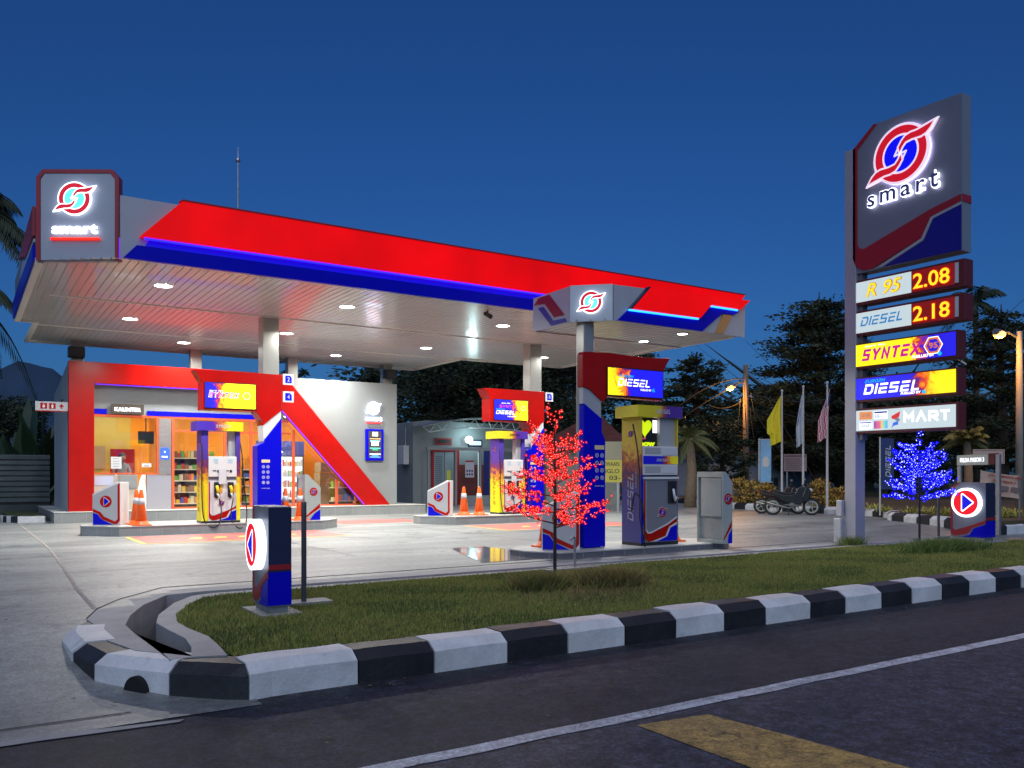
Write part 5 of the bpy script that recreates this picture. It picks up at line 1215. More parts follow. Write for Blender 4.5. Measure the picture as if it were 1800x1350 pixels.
b = B(mat('hill_haze_blue',(.016,.05,.105),1.,var=.12,vscale=.01)); v=[]; f=[]; n=60  # distance haze put into the hills' blue base colour
hp = [(-700,560),(-300,600),(-120,640),(-60,655),(0,648),(30,638),(45,634),(60,640),(85,645),(100,652),(125,680),(160,720),(230,770),(330,800),(520,833)]
def hy(px):
    for (a,ya),(c,yc) in zip(hp,hp[1:]):
        if a <= px <= c: return ya+(yc-ya)*(px-a)/(c-a)
    return 830
rows=[]
for i in range(n+1):
    px=-700+i*(1220/n); y=hy(px)+3*math.sin(i*1.7)+1.5*math.sin(i*4.1)
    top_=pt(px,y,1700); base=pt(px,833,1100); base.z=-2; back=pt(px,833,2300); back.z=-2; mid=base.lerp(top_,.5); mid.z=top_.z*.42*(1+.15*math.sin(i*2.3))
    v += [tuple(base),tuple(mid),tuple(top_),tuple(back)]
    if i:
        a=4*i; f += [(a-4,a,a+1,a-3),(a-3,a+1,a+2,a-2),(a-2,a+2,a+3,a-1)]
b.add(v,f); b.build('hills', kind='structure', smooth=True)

# toilet block behind
t = thing('toilet_block','low grey building with an arched truss awning and a lit dome lamp','building',(18,32,0))
WG = mat('block_wall_grey',(.20,.225,.24),.7,var=.08,vscale=1); M = front(0,32,0)
B(WG).prism([(15.9,-.02),(15.9,3.52),(16.5,3.62),(21.6,3.55),(21.6,-.02)], -4, 0, M).build('wall', t)
B(MAROON).prism([(16.75,.0),(16.75,2.42),(18.1,2.42),(18.1,.0),(17.85,.0),(17.85,2.30),(16.87,2.30),(16.87,.0)],.002,.05,M).build('red_frame', t)
B(mat('louvre_door',(.22,.27,.31),.5)).box(16.88,17.35,0.05,2.28,.002,.03,M).build('door', t)
b = B(mat('louvre_dark',(.10,.13,.15),.5))
for k in range(22): b.box(16.94,17.29,.3+k*.085,.335+k*.085,.031,.04,M)
b.build('louvres', t)
B(mat('louvre_door',None)).box(17.40,17.84,.05,2.28,.002,.03,M).build('door', t)
B(mat('door_sticker_yellow',(.55,.55,.08),.5)).box(17.50,17.70,1.05,1.5,.031,.035,M).build('sticker', t)
B(mat('brown_red_wall',(.13,.03,.03),.6)).box(18.12,19.6,.0,1.75,.002,.03,M).build('red_wall_panel', t)
B(BLUEP if False else mat('block_blue',(.02,.025,.16),.5)).box(19.35,19.62,.0,2.4,.031,.06,M).build('blue_post', t)
B(mat('window_glow_cool',(.3,.4,.4),emit=(.50,.62,.58),es=.7)).box(19.05,19.22,.6,2.3,.031,.035,M).build('lit_gap', t)
b = mat('partition_post',(.24,.26,.27),.5)
for x0 in (16.25,17.55,18.75,19.75,20.9): B(b).box(x0,x0+.09,.0,2.35,.6,.68,M).build('post', t)
B(b).box(16.2,21.6,2.35,2.47,.58,.70,M).build('lintel', t)
B(b).box(18.1,21.6,.0,.42,.60,.66,M).build('low_wall', t)
g = B(MAROON).box(16.95,17.75,2.60,2.88,.002,.05,M).build('vent_window', t); B(BLACK).box(17.02,17.68,2.66,2.82,.051,.055,M).build('vent_pane', g)
g = B(NAVY).box(18.55,19.25,2.55,2.85,.002,.05,M).build('vent_window', t); B(mat('vent_glow',(.4,.5,.5),emit=(.50,.66,.62),es=.8)).box(18.60,19.20,2.61,2.79,.051,.055,M).build('vent_pane', g)
B(mat('dome_lamp_glow',(1,1,1),emit=(.75,1.,1.),es=5)).sphere((18.45,31.72,2.83),.17,16,8,.9).build('dome_lamp', t, smooth=True)
ld = bpy.data.lights.new('dome_light','POINT'); ld.energy=45; ld.color=(.65,1.,1.); ld.shadow_soft_size=.15
lo = bpy.data.objects.new('dome_light', ld); COL.objects.link(lo); lo.parent=t; lo.location=Vector((18.45,31.35,2.9))-ORG[t.name]
TR = mat('truss_white',(.50,.54,.54),.5)
tr = []; 
def arc(x): return 3.28+.42*(1-((x-18.9)/3.1)**2)
for yy in (30.9,):
    b = B(TR); top_=[(15.8+i*.62, yy, arc(15.8+i*.62)) for i in range(11)]; bot=[(16.1+i*.60, yy, arc(16.1+i*.60)-.40+.02*abs(i-5)) for i in range(10)]
    b.tube(top_,.025,6).tube(bot,.022,6)
    for i in range(10): b.tube([top_[i],bot[min(i,9)]],.014,5).tube([bot[i],top_[i+1]],.014,5)
    b.build('awning_truss', t)
v=[]; f=[]
for i in range(11):
    x=15.8+i*.62; v += [(x,30.8,arc(x)+.04),(x,32,arc(x)+.05)]
    if i: f.append((2*i-2,2*i,2*i+1,2*i-1))
B(mat('awning_sheet',(.12,.15,.17),.4)).add(v,f).build('awning_sheet', t)
B(mat('notice_white_blue',(.45,.45,.50),.5)).box(18.02,18.45,1.2,1.92,.70,.72,M).build('notice_panel', t)
b = B(mat('block_blue',None))
for r_ in range(2):
    for c_ in range(3): b.cyl(.045,.721,.725,10,M @ Matrix.Translation((18.11+c_*.12,1.33+r_*.15,0)))
b.build('notice_icons', t); B(MAROON).box(18.02,18.45,1.86,1.92,.721,.726,M).build('notice_band', t)
mb = thing('wall_box','pale electrical box on the dark side wall of the toilet block','electrical box',(15.8,32.6,1.9))
B(WHITEP).box(15.62,15.88,32.3,32.9,1.75,2.55).build('case', mb, bevel=.02); B(GALV).tube([(15.8,32.5,2.55),(15.8,32.5,3.3)],.02,6).build('pipe', mb)
# tiled roof house, yellow signboard behind the tree
o1 = pt(952,775,36); o2 = pt(1100,775,36)
t = thing('tiled_house','house with a dark red tiled roof behind the red lit tree','house',(o1.x,o1.y,0))
K = face_m((o1.x,o1.y,0),(o2-o1)*Vector((1,1,0))); W=((o2-o1)*Vector((1,1,0))).length
B(mat('house_wall',(.25,.25,.22),.8,var=.1)).box(0.2,W-.2,-.02,2.72,-5,-.4,K).build('wall', t)
TR_ = mat('roof_tiles',(.10,.025,.018),.7,var=.25,vscale=3)
b = B(TR_); nr=9
for k in range(nr):
    z0=2.6+k*.17; y0=-k*.30; b.add([(k*.30-.2,z0,y0),(W+.2-k*.12,z0,y0),(W+.2-(k+1)*.12,z0+.17,y0-.32),((k+1)*.30-.2,z0+.17,y0-.32),(k*.30-.2,z0-.05,y0),(W+.2-k*.12,z0-.05,y0)],[(0,1,2,3),(4,5,1,0)],K)
b.build('roof', t)
B(mat('blue_gutter',(.10,.16,.24),.5)).box(0,W,2.42,2.58,-.1,.06,K).build('gutter', t)
o1=pt(1040,858,30); o2=pt(1092,858,30); t=thing('yellow_signboard','yellow board with black letters glimpsed between the blue sign column and the diesel pump','sign',(o1.x,o1.y,0))
K=face_m((o1.x,o1.y,0),(o2-o1)*Vector((1,1,0))); B(mat('sign_yellow',(.30,.28,.04),.5,emit=(.4,.38,.05),es=.0)).box(0,1.08,1.05,1.85,-.05,0,K).build('board', t)
b=B(BLACK); b.text('PENYEWAAN',K,.06,1.62,.92,.16,.001,.004,0,.01).text('BANGLO',K,.1,1.38,.88,.15,.001,.004,0,.01).text('03-',K,.62,1.14,.4,.15,.001,.004,0,.01); b.build('lettering', t)
B(mat('sign_pale_yellow',(.16,.16,.11),.6)).box(0,1.08,1.86,2.5,-.05,0,K).build('upper_board', t); B(GALV).box(.1,.16,-.02,1.04,-.05,0,K).box(.9,.96,-.02,1.04,-.05,0,K).build('legs', t)
# white house on the right
o1=pt(1278,850,44); o2=pt(1432,850,50); t=thing('white_house','long pale blue-white house with a dark roof behind the utility pole and flags','house',(o1.x,o1.y,0))
K=face_m((o1.x,o1.y,0),(o2-o1)*Vector((1,1,0))); W=((o2-o1)*Vector((1,1,0))).length
B(mat('house_pale',(.20,.26,.32),.8,emit=(.05,.08,.11),es=.0,var=.08)).prism([(0,-.02),(0,2.55),(1.0,2.45),(W,1.75),(W,-.02)],-5,0,K).build('wall', t)
B(mat('roof_dark',(.03,.015,.015),.7)).prism([(-.8,2.72),(1.0,2.60),(W+.5,1.86),(W+.5,1.72),(1.0,2.46),(-.8,2.58)],-5,.7,K).build('roof', t)
for q in (1.0,3.4,3.95,4.5): g=B(mat('window_dark_blue',(.02,.03,.05),.3)).box(q,q+.42,.2,1.15,.001,.03,K).build('window', t)
# utility pole, cables and street lamps
SO = mat('sodium_glow',(1,.6,.2),emit=(1.,.46,.07),es=5)
def street_lamp(name_t, pp, d, lamp, arm_from, label, pole_r, h_top, energy, parent=None, cat='street lamp'):
    base=pt(*pp,d); base.z=.1
    t=thing(name_t,label,cat,tuple(base))
    top_=Vector((base.x,base.y,h_top))
    B(mat('pole_wood',(.16,.12,.09),.8,var=.2,vscale=2) if name_t=='utility_pole' else mat('pole_concrete',(.30,.27,.23),.7,var=.1)).tube([tuple(base),tuple(top_)],[pole_r,pole_r*.72],12).build('pole', t, smooth=True)
    lp=pt(*lamp,d-.5); am=pt(*arm_from,d); B(GALV).tube([tuple(am),tuple((am+lp)/2+Vector((0,0,.12))),tuple(lp+Vector((0,0,.08)))],.035,6).build('arm', t)
    h=B(DGREY).tube([tuple(lp+Vector((.35,.0,.10))),tuple(lp+Vector((-.25,0,.07)))],[.06,.12],8).build('lamp_head', t)
    B(SO).sphere(tuple(lp),.19,12,8,.65).build('lamp_glow', h, smooth=True)
    ld=bpy.data.lights.new('sodium_lamp','POINT'); ld.energy=energy; ld.color=(1.,.42,.07); ld.shadow_soft_size=.15
    lo=bpy.data.objects.new('sodium_lamp',ld); COL.objects.link(lo); lo.parent=t; lo.location=lp+Vector((0,0,-.25))-base
    return t
up=street_lamp('utility_pole',(1311,855),40,(1283,682),(1309,672),'wooden utility pole with cables and a glowing orange lamp, left of the flags',.16,6.5,450,cat='utility pole')
up['category']='utility pole'
CAB=mat('cable',(.012,.012,.012),.7); b=B(CAB)
def sag(a,c,s,r=.02,n=10):
    b.tube([tuple(a.lerp(c,i/n)-Vector((0,0,s*4*(i/n)*(1-i/n)))) for i in range(n+1)],r,5)
pb=pt(1311,833,40)
for (p1_,p2_,s_) in (((1311,665),(1185,722),-.4),((1311,668),(1192,740),-.1),((1315,690),(1460,700),.3),((1315,700),(1440,740),.2),((1311,700),(1245,712),.3)):
    sag(pt(*p1_,40),pt(*p2_,41),s_,.028)
for (p1_,p2_,s_) in (((1318,715),(1325,770),.0),((1308,675),(1312,760),.1),((1320,690),(1330,740),.2),((1302,700),(1295,752),.3),((1295,752),(1318,760),.2),((1322,716),(1400,840),0),((1350,700),(1436,850),0)): sag(pt(*p1_,39.6),pt(*p2_,39.6),s_,.022)
b.build('cables', up)
street_lamp('street_lamp',(1792,895),28.8,(1757,588),(1786,592),'tall street lamp glowing orange at the right edge of the picture',.13,6.2,330)
lp=pt(1206,733,75); t=thing('street_lamp','tiny distant orange lamp among the trees right of the diesel pump','street lamp',(lp.x,lp.y,0))
B(GALV).tube([(lp.x,lp.y,0),(lp.x,lp.y,lp.z)],.07,6).build('pole', t); B(SO).sphere((lp.x-.2,lp.y,lp.z),.16,8,6).build('lamp_glow', t)

# flags, banners, notice boards
def flagpole(label, x, y, h, kind):
    t=thing('flagpole',label,'flag',(x,y,.17)); B(mat('pole_white',(.50,.50,.50),.4)).tube([(x,y,.15),(x,y,h)],[.045,.03],8).build('pole', t)
    B(WHITEP).sphere((x,y,h+.03),.05,8,6).build('finial', t)
    # the cloth hangs limp in folds
    n,m=12,22; v=[];f=[]; ex=Vector((C_,-S_,0)); H={'yellow':1.75,'white':1.9,'striped':1.75}[kind]
    for j in range(m+1):
        q=j/m; z=h-.08-H*q
        wid={'yellow':.12+.42*min(1,q*2.2)*(1-.25*(q>.75)),'white':.06+.20*min(1,q*1.6),'striped':.10+.36*min(1,q*1.8)}[kind]
        for i in range(n+1):
            u_=i/n; x_=-u_*wid*(1.0 if kind!='striped' else .75)+(.12*(1-q) if kind=='striped' else .0); y_=.055*math.sin(u_*13+q*3.+(.8 if kind=='white' else 0))*(.4+q); p=Vector((x,y,z-.22*u_*(1 if kind!='yellow' else .9)))+ex*x_+Vector((S_,C_,0))*y_
            v.append(tuple(p))
    mats={'yellow':[mat('flag_yellow',(.75,.62,.02),.7)],'white':[mat('flag_white',(.50,.55,.58),.7),mat('flag_blue_mark',(.10,.15,.30),.7)],'striped':[mat('flag_red',(.55,.05,.07),.7),mat('flag_white2',(.62,.58,.60),.7),mat('flag_canton',(.05,.04,.22),.7),mat('flag_gold',(.8,.7,.1),.7)]}[kind]
    bb_=MB()
    for j in range(m):
        for i in range(n):
            if kind=='striped': k = 3 if (j<5 and i in (5,6,7)) else 2 if (j<8 and i<8) else (i+j//3)%2
            elif kind=='white': k = 1 if (5<j<13 and i%4==1) else 0
            else: k=0
            bb_.m(mats[k]); a=j*(n+1)+i; bb_.f.append((a,a+1,a+n+2,a+n+1)); bb_.mi.append(bb_.c)
    bb_.v=v; bb_.build('flag_cloth', t, smooth=True); return t
flagpole('white pole with a limp plain yellow flag, leftmost of the three flags',25.5,20.8,4.4,'yellow')
flagpole('white pole with a limp white and blue flag, middle of the three flags',25.3,19.7,4.45,'white')
flagpole('white pole with a limp red and white striped flag with a dark canton',24.9,18.4,4.45,'striped')
x,y=26.0,22.3; ex=(C_,-S_,0)
t=thing('banner_stand','tall pale blue banner on a pole left of the yellow flag','banner',(x,y,.17)); K=face_m((x,y,0),ex)
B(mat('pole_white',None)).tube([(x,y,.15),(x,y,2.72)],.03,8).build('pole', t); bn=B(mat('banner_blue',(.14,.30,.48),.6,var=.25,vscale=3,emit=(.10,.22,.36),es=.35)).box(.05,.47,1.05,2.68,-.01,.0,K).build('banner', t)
B(mat('banner_white',(.62,.64,.60),.6)).prism([(.13,1.72),(.18,1.62),(.34,1.62),(.40,1.74),(.38,1.92),(.32,2.02),(.20,2.02),(.14,1.90)],.001,.006,K).build('white_shape', bn); B(mat('pole_white',None)).box(0,.55,2.68,2.71,-.02,.01,K).box(0,.52,1.01,1.045,-.02,.01,K).build('banner_rod', t)
o=pt(1378,829,32.0); t=thing('notice_board','grey notice board with lines of dark writing between the yellow and middle flags','notice board',(o.x,o.y,.17)); K=face_m((o.x,o.y,0),ex)
bd=B(mat('notice_grey',(.22,.17,.18),.7)).box(0,.86,1.45,2.10,-.03,0,K).build('board', t); b=B(mat('notice_text',(.07,.045,.055),.7))
b.box(.03,.83,2.0,2.05,.001,.004,K)
for k in range(6): b.box(.06,.60 if k%2 else .66,1.52+k*.075,1.545+k*.075,.001,.004,K)
b.cyl(.07,.001,.004,12,K @ Matrix.Translation((.72,1.75,0))); b.build('writing', bd); B(GALV).box(.1,.14,.15,1.44,-.03,0,K).build('leg', t); B(GALV).box(.72,.76,.15,1.44,-.03,0,K).build('leg', t)
o=pt(1547,895,24.5); t=thing('banner_stand','narrow dark blue banner with vertical white letters, left of the blue lit tree','banner',(o.x,o.y,.17)); K=face_m((o.x,o.y,0),ex)
B(mat('pole_white',None)).tube([(o.x,o.y,.15),(o.x,o.y,2.42)],.022,8).build('pole', t); bn=B(mat('banner_navy',(.02,.035,.14),.5)).box(.03,.40,.9,2.38,-.01,0,K).build('banner', t); B(mat('banner_white',None)).strokes('DIESEL',K @ Matrix.Translation((.30,0,0)) @ Matrix.Rotation(math.pi/2,4,'Z'),1.25,.0,.95,.14,.002,.003).build('lettering', bn)
o=pt(1711,814,23.0); t=thing('direction_board','pinkish board with dark arrows behind the FELDA PASOH 3 board','sign',(o.x,o.y,.17)); K=face_m((o.x,o.y,0),ex)
bd=B(mat('board_pink',(.55,.36,.28),.6)).box(0,.85,1.63,2.02,-.03,0,K).build('board', t); b=B(BLACK); b.ring(.02,.012,.001,.003,8,K)
b=B(BLACK)
for u_ in (.15,.40,.68): b.prism([(u_,1.83),(u_+.07,1.90),(u_+.05,1.84),(u_+.09,1.83)],.001,.004,K)
b.build('arrows', bd); B(BLACK).prism([(.03,1.66),(.82,1.66),(.82,1.99),(.03,1.99),(.03,1.98),(.81,1.98),(.81,1.67),(.03,1.67)],.001,.003,K).build('border', bd); B(mat('leg_brown',(.10,.06,.05),.7)).box(.62,.72,.15,1.62,-.05,-.0,K).build('leg', t)
o=pt(1722,866,22.5); t=thing('cloth_banner','sagging cloth banner with red letters about second-hand goods behind the far totem','banner',(o.x,o.y,.17)); K=face_m((o.x,o.y,0),(C_,-S_,0))
v=[];f=[]
for i in range(13):
    u_=i/12; 
    for j in range(7): w_=j/6; v.append((-.02+1.06*u_+.04*w_*(1-u_), .83+.62*w_-.14*u_+.0-.03*math.sin(u_*3.1)*w_, .03*math.sin(u_*9+w_*3)))
for i in range(12):
    for j in range(6): a=i*7+j; f.append((a,a+7,a+8,a+1))
bc=B(mat('banner_cloth',(.58,.38,.28),.8,var=.1,vscale=6)).add(v,f,K).build('cloth', t, smooth=True)
Kr=K @ Matrix.Rotation(-.13,4,'Z'); b=B(mat('red_ink',(.35,.03,.02),.7)); b.text('JUALAN BARANGAN BEKAS',Kr,.05,1.30,.9,.08,.045,.003,0,.03).text('FELDA PASOH 3',Kr,.18,1.18,.6,.07,.045,.003,0,.03); b.build('lettering', bc)
b=B(mat('print_grey',(.20,.13,.12),.7)); 
for k in range(3): b.box(.12+.28*k,.34+.28*k,.97,1.10,.045,.048,Kr)
b.build('printed_pictures', bc); q=K @ Vector((1.06,0,0)); B(GALV).tube([(q.x,q.y,.15),(q.x,q.y,1.35)],.02,6).build('pole', t)

# ================================================================== MOTORCYCLES
def motorcycle(label, loc, rz, col, sc_=1.):
    t=thing('motorcycle',label,'motorcycle',(0,0,0)); r=.29; wb=.62
    MT=mat('engine_metal',(.22,.22,.21),.4,.8); BD=mat('bike_body_'+col,(.010,.010,.012) if col=='black' else (.02,.008,.008),.3)
    for sx in (-wb,wb):
        K=Matrix.Translation((sx,0,r)) @ Matrix.Rotation(math.pi/2,4,'X')
        w=MB(); w.m(RUBBER); v=[];f=[];n=32;m=8
        for i in range(n):
            a=2*math.pi*i/n
            for k in range(m): c=2*math.pi*k/m; rr=r-.045+.045*math.cos(c); v.append((rr*math.cos(a),rr*math.sin(a),.045*math.sin(c)))
        for i in range(n):
            for k in range(m): f.append((i*m+k,((i+1)%n)*m+k,((i+1)%n)*m+(k+1)%m,i*m+(k+1)%m))
        w.add(v,f,K); ty=w.build('tyre',t,smooth=True)
        w=B(mat('rim_metal',(.45,.43,.36),.35,.7)); w.ring(r-.08,r-.125,-.025,.025,28,K); w.cyl(.05,-.05,.05,14,K)
        for k in range(5): w.box(.04,r-.11,-.012,.012,-.012,.012,K @ Matrix.Rotation(k*2*math.pi/5,4,'Z'))
        w.build('rim',t)
    b=B(BD); P=lambda pts,y0,y1: b.prism(pts,y0,y1,Matrix.Rotation(math.pi/2,4,'X'))
    P([(-.62,.78),(-.30,.70),(-.05,.68),(.08,.74),(.18,.92),(.34,.98),(.46,.90),(.50,.70),(.40,.46),(.22,.36),(-.10,.40),(-.36,.50),(-.72,.78)],-.13,.13); b.build('body_panels',t,bevel=.03)
    b=B(BD); P([(.30,.62),(.42,.98),(.50,1.0),(.60,.80),(.56,.55),(.44,.40)],-.16,.16); b.build('front_cowl',t,bevel=.04)
    b=B(BLACK); P([(-.66,.82),(-.40,.74),(-.08,.70),(.10,.74),(.08,.80),(-.10,.76),(-.36,.80),(-.64,.88)],-.11,.11); b.build('seat',t,bevel=.025)
    b=B(MT); P([(-.10,.30),(.16,.28),(.24,.42),(.14,.50),(-.08,.48)],-.09,.09); b.cyl(.08,-.13,.13,14,Matrix.Translation((.0,0,.38)) @ Matrix.Rotation(math.pi/2,4,'X')); b.build('engine',t,bevel=.015)
    B(MT).tube([(wb,.07,r),(.50,.07,.62),(.42,.07,.90)],.022,8).build('front_fork',t); B(MT).tube([(wb,-.07,r),(.50,-.07,.62),(.42,-.07,.90)],.022,8).build('front_fork',t)
    B(BLACK).tube([(-wb,.06,r),(-.3,.08,.38),(-.05,.08,.40)],.02,6).tube([(-wb,-.06,r),(-.3,-.08,.38),(-.05,-.08,.40)],.02,6).build('swing_arm',t)
    B(MT).tube([(.1,-.12,.30),(-.1,-.15,.24),(-.35,-.16,.30),(-.82,-.17,.44)],[.02,.022,.04,.045],10).build('exhaust',t,smooth=True)
    B(BLACK).tube([(.30,.34,1.0),(.40,.22,1.02),(.42,0,.98),(.40,-.22,1.02),(.30,-.34,1.0)],.016,8).build('handlebar',t)
    for s in (-1,1):
        m_=B(BLACK).tube([(.38,.24*s,1.02),(.40,.30*s,1.16)],.008,5).build('mirror_stalk',t); B(MT).cyl(.055,-.01,.01,12,Matrix.Translation((.40,.31*s,1.19)) @ Matrix.Rotation(math.pi/2,4,'Y')).build('mirror',m_)
    B(mat('headlight_glass',(.6,.6,.6),.1)).sphere((.58,0,.84),.075,10,8).build('headlight',t,smooth=True)
    B(MAROON).box(-.74,-.70,-.06,.06,.76,.83).build('tail_light',t)
    b=B(BLACK); K=Matrix.Translation((wb,0,r)) @ Matrix.Rotation(math.pi/2,4,'X'); b.ring(r+.035,r+.015,-.05,.05,16,K,a0=35,a1=150); b.build('front_mudguard',t)
    B(BLACK).box(-.12,-.09,-.28,-.05,.02,.06).tube([(-.10,-.10,.30),(-.12,-.26,.02)],.012,6).build('side_stand',t)
    t.location=loc; t.rotation_euler=(0,0,rz); t.scale=(sc_,)*3; return t
motorcycle('black motorcycle with pale spoked rims parked in front of the flagpoles',(22.75,18.15,0),R(-50),'black',.97)
motorcycle('dark motorcycle almost hidden behind the black one with pale rims',(23.12,18.95,0),R(-48),'dark',.94)

# ================================================================== VEGETATION
LF=[mat('leaf_dark',(.012,.022,.010),.8),mat('leaf_mid',(.022,.036,.014),.8),mat('leaf_light',(.035,.052,.020),.8),mat('leaf_olive',(.05,.052,.02),.8)]
BARK=mat('bark',(.05,.04,.03),.9,var=.2)
def quads(name, C0, D, L, Wd, mats, pick, parent):
    """leaf-sized kites: centre, direction, length, width"""
    n=len(C0); up_=rng.normal(0,1,(n,3)); s=np.cross(D,up_); s/=np.linalg.norm(s,axis=1)[:,None]+1e-9
    V=np.zeros((n,4,3)); V[:,0]=C0; V[:,1]=C0+D*(L*.45)[:,None]+s*(Wd/2)[:,None]; V[:,2]=C0+D*L[:,None]; V[:,3]=C0+D*(L*.45)[:,None]-s*(Wd/2)[:,None]
    me=bpy.data.meshes.new(name); me.vertices.add(4*n); me.vertices.foreach_set('co',V.ravel()); me.loops.add(4*n); me.loops.foreach_set('vertex_index',np.arange(4*n)); me.polygons.add(n)
    me.polygons.foreach_set('loop_start',np.arange(0,4*n,4)); me.polygons.foreach_set('loop_total',np.full(n,4))
    for m in mats: me.materials.append(m)
    me.polygons.foreach_set('material_index',pick.astype(np.int32)); me.update(calc_edges=True)
    ob=bpy.data.objects.new(name,me); COL.objects.link(ob); ob.parent=parent; return ob
def tree(label, base, h, w, nlimb, nleaf, layered=True, leaf=.30, seed=1, cb=.15, name='tree', lean=0.):
    rd=np.random.default_rng(seed); bx,by,bz=base; t=thing(name,label,'tree',(bx,by,bz))
    tr=B(BARK); tr.tube([(bx,by,bz-.2),(bx+.1+lean*.3,by,bz+h*.35),(bx+.05+lean*.7,by+.1,bz+h*.7),(bx+lean,by,bz+h*.96)],[w*.045+.06,w*.035+.04,w*.018+.03,.02],8)
    C0=[];D0=[];cl=[]
    for i in range(nlimb):
        f_=cb+(1-cb)*((i+.5)/nlimb); az=i*2.399+rd.uniform(-.4,.4); prof_=(min(1.,(1-f_)*1.45+.10)*min(1.,.55+(f_-cb)*2.5)) if layered else math.sin(math.pi*min(1,(f_-cb)/(1-cb)*.72+.24))**.75
        L=w*.5*prof_*rd.uniform(.65,1.12)+.3; rise=.10+.55*f_*(0 if layered else 1)+rd.uniform(0,.28)
        p0=Vector((bx+lean*f_,by,bz+h*f_*.92)); d=Vector((math.cos(az),math.sin(az),rise)); P=[p0]
        for k in range(4): P.append(P[-1]+d*(L/4)+Vector((rd.uniform(-.1,.1),rd.uniform(-.1,.1),-.02*k*L*(1 if layered else 0))))
        tr.tube([tuple(p) for p in P],[.02+w*.008,.015+w*.006,.01+w*.004,.02,.01],5)
        ns=int(13*prof_)+5
        for s in range(ns):
            q=rd.uniform(.12,1.0)**.7*4; k=min(3,int(q)); c=P[k].lerp(P[k+1],q-k); sp=w*.045
            nz_=float(np.clip(rd.normal(),-1.5,1.5)); cl.append((c.x+rd.normal(0,sp),c.y+rd.normal(0,sp),c.z+nz_*(sp*.28 if layered else sp*.8),az+rd.uniform(-.8,.8)))
    tr.build('trunk',t)
    cl=np.array(cl); cap=bz+h*(.80+.20*rd.uniform(0,1,len(cl)))*1.0; cl[:,2]=np.minimum(cl[:,2],cap); per=max(6,int(1.9*nleaf)//len(cl)); n=per*len(cl); ci=np.repeat(np.arange(len(cl)),per)
    size=w*.045*rd.uniform(.5,1.3,len(cl))[ci]
    off_=np.clip(rd.normal(0,1,(n,3)),-1.7,1.7)*np.c_[size,size,size*(.28 if layered else .75)]
    C1=cl[ci,:3]+off_; a=cl[ci,3]+rd.normal(0,.7,n); D=np.c_[np.cos(a),np.sin(a),rd.normal(.05 if layered else 0,.35,n)]; D/=np.linalg.norm(D,axis=1)[:,None]
    tone=rd.integers(0,3,len(cl))[ci]; pick=np.clip(tone+rd.integers(-1,2,n),0,3)
    quads('crown',C1-np.array(base),D,leaf*rd.uniform(.6,1.3,n),leaf*.42*rd.uniform(.6,1.3,n),LF,pick,t)
    return t
def g(px,d,z=0.): p=pt(px,833,d); return (p.x,p.y,z)
TR_SPEC=[ # px, d, top y, width px, limbs, leaves, label
 (1440,46,498,250,64,24000,True,'huge dark layered tree rising behind the flags'),
 (1225,52,610,150,34,9000,True,'dark layered tree behind the utility pole lamp'),
 (1120,60,600,150,30,7000,True,'dark tree filling the gap behind the diesel sign'),
 (1010,58,600,170,30,7000,False,'dark rounded tree behind the tiled roof'),
 (890,62,560,190,32,7500,False,'dark tree behind the middle pump sign'),
 (770,60,585,180,30,7000,False,'dark tree over the toilet block'),
 (655,55,628,120,26,6000,True,'feathery dark tree just left of the shop wall emblem'),
 (520,58,628,70,18,2600,False,'small dark tree top above the shop roof'),
 (1760,40,520,230,44,13000,True,'dark layered tree behind the right-hand street lamp'),
 (1345,60,700,150,24,5000,False,'low dark tree behind the white house, left part'),
 (1475,58,720,150,24,5000,False,'low dark tree behind the white house, right part'),
 (1570,52,690,150,26,5500,False,'dark tree behind the lower boards of the price sign'),
 (1660,60,720,120,22,4000,False,'dark tree behind the FELDA PASOH 3 board'),
 (1268,38,740,90,20,3500,False,'small dark rounded tree in front of the white house'),
 (10,60,700,150,22,4500,False,'dark bushy tree at the foot of the mountain'),
]
for i,(px,d,ty,wp,nl,nf,lay,lab) in enumerate(TR_SPEC):
    h=1.35+(833-ty)*d/1487; tree(lab,g(px,d),h,wp*d/1487*1.12,nl,nf,lay,leaf=.27*d/50,seed=20+i,cb=.14 if i else .12)
tree('wide dark wood edge behind the petrol station',g(840,75),1.35+(833-640)*75/1487,26,60,9000,False,leaf=.6,seed=77,cb=.03)
tree('wide dark wood edge behind the white house and price sign',g(1500,72),1.35+(833-735)*72/1487,36,60,9000,False,leaf=.6,seed=78,cb=.02)
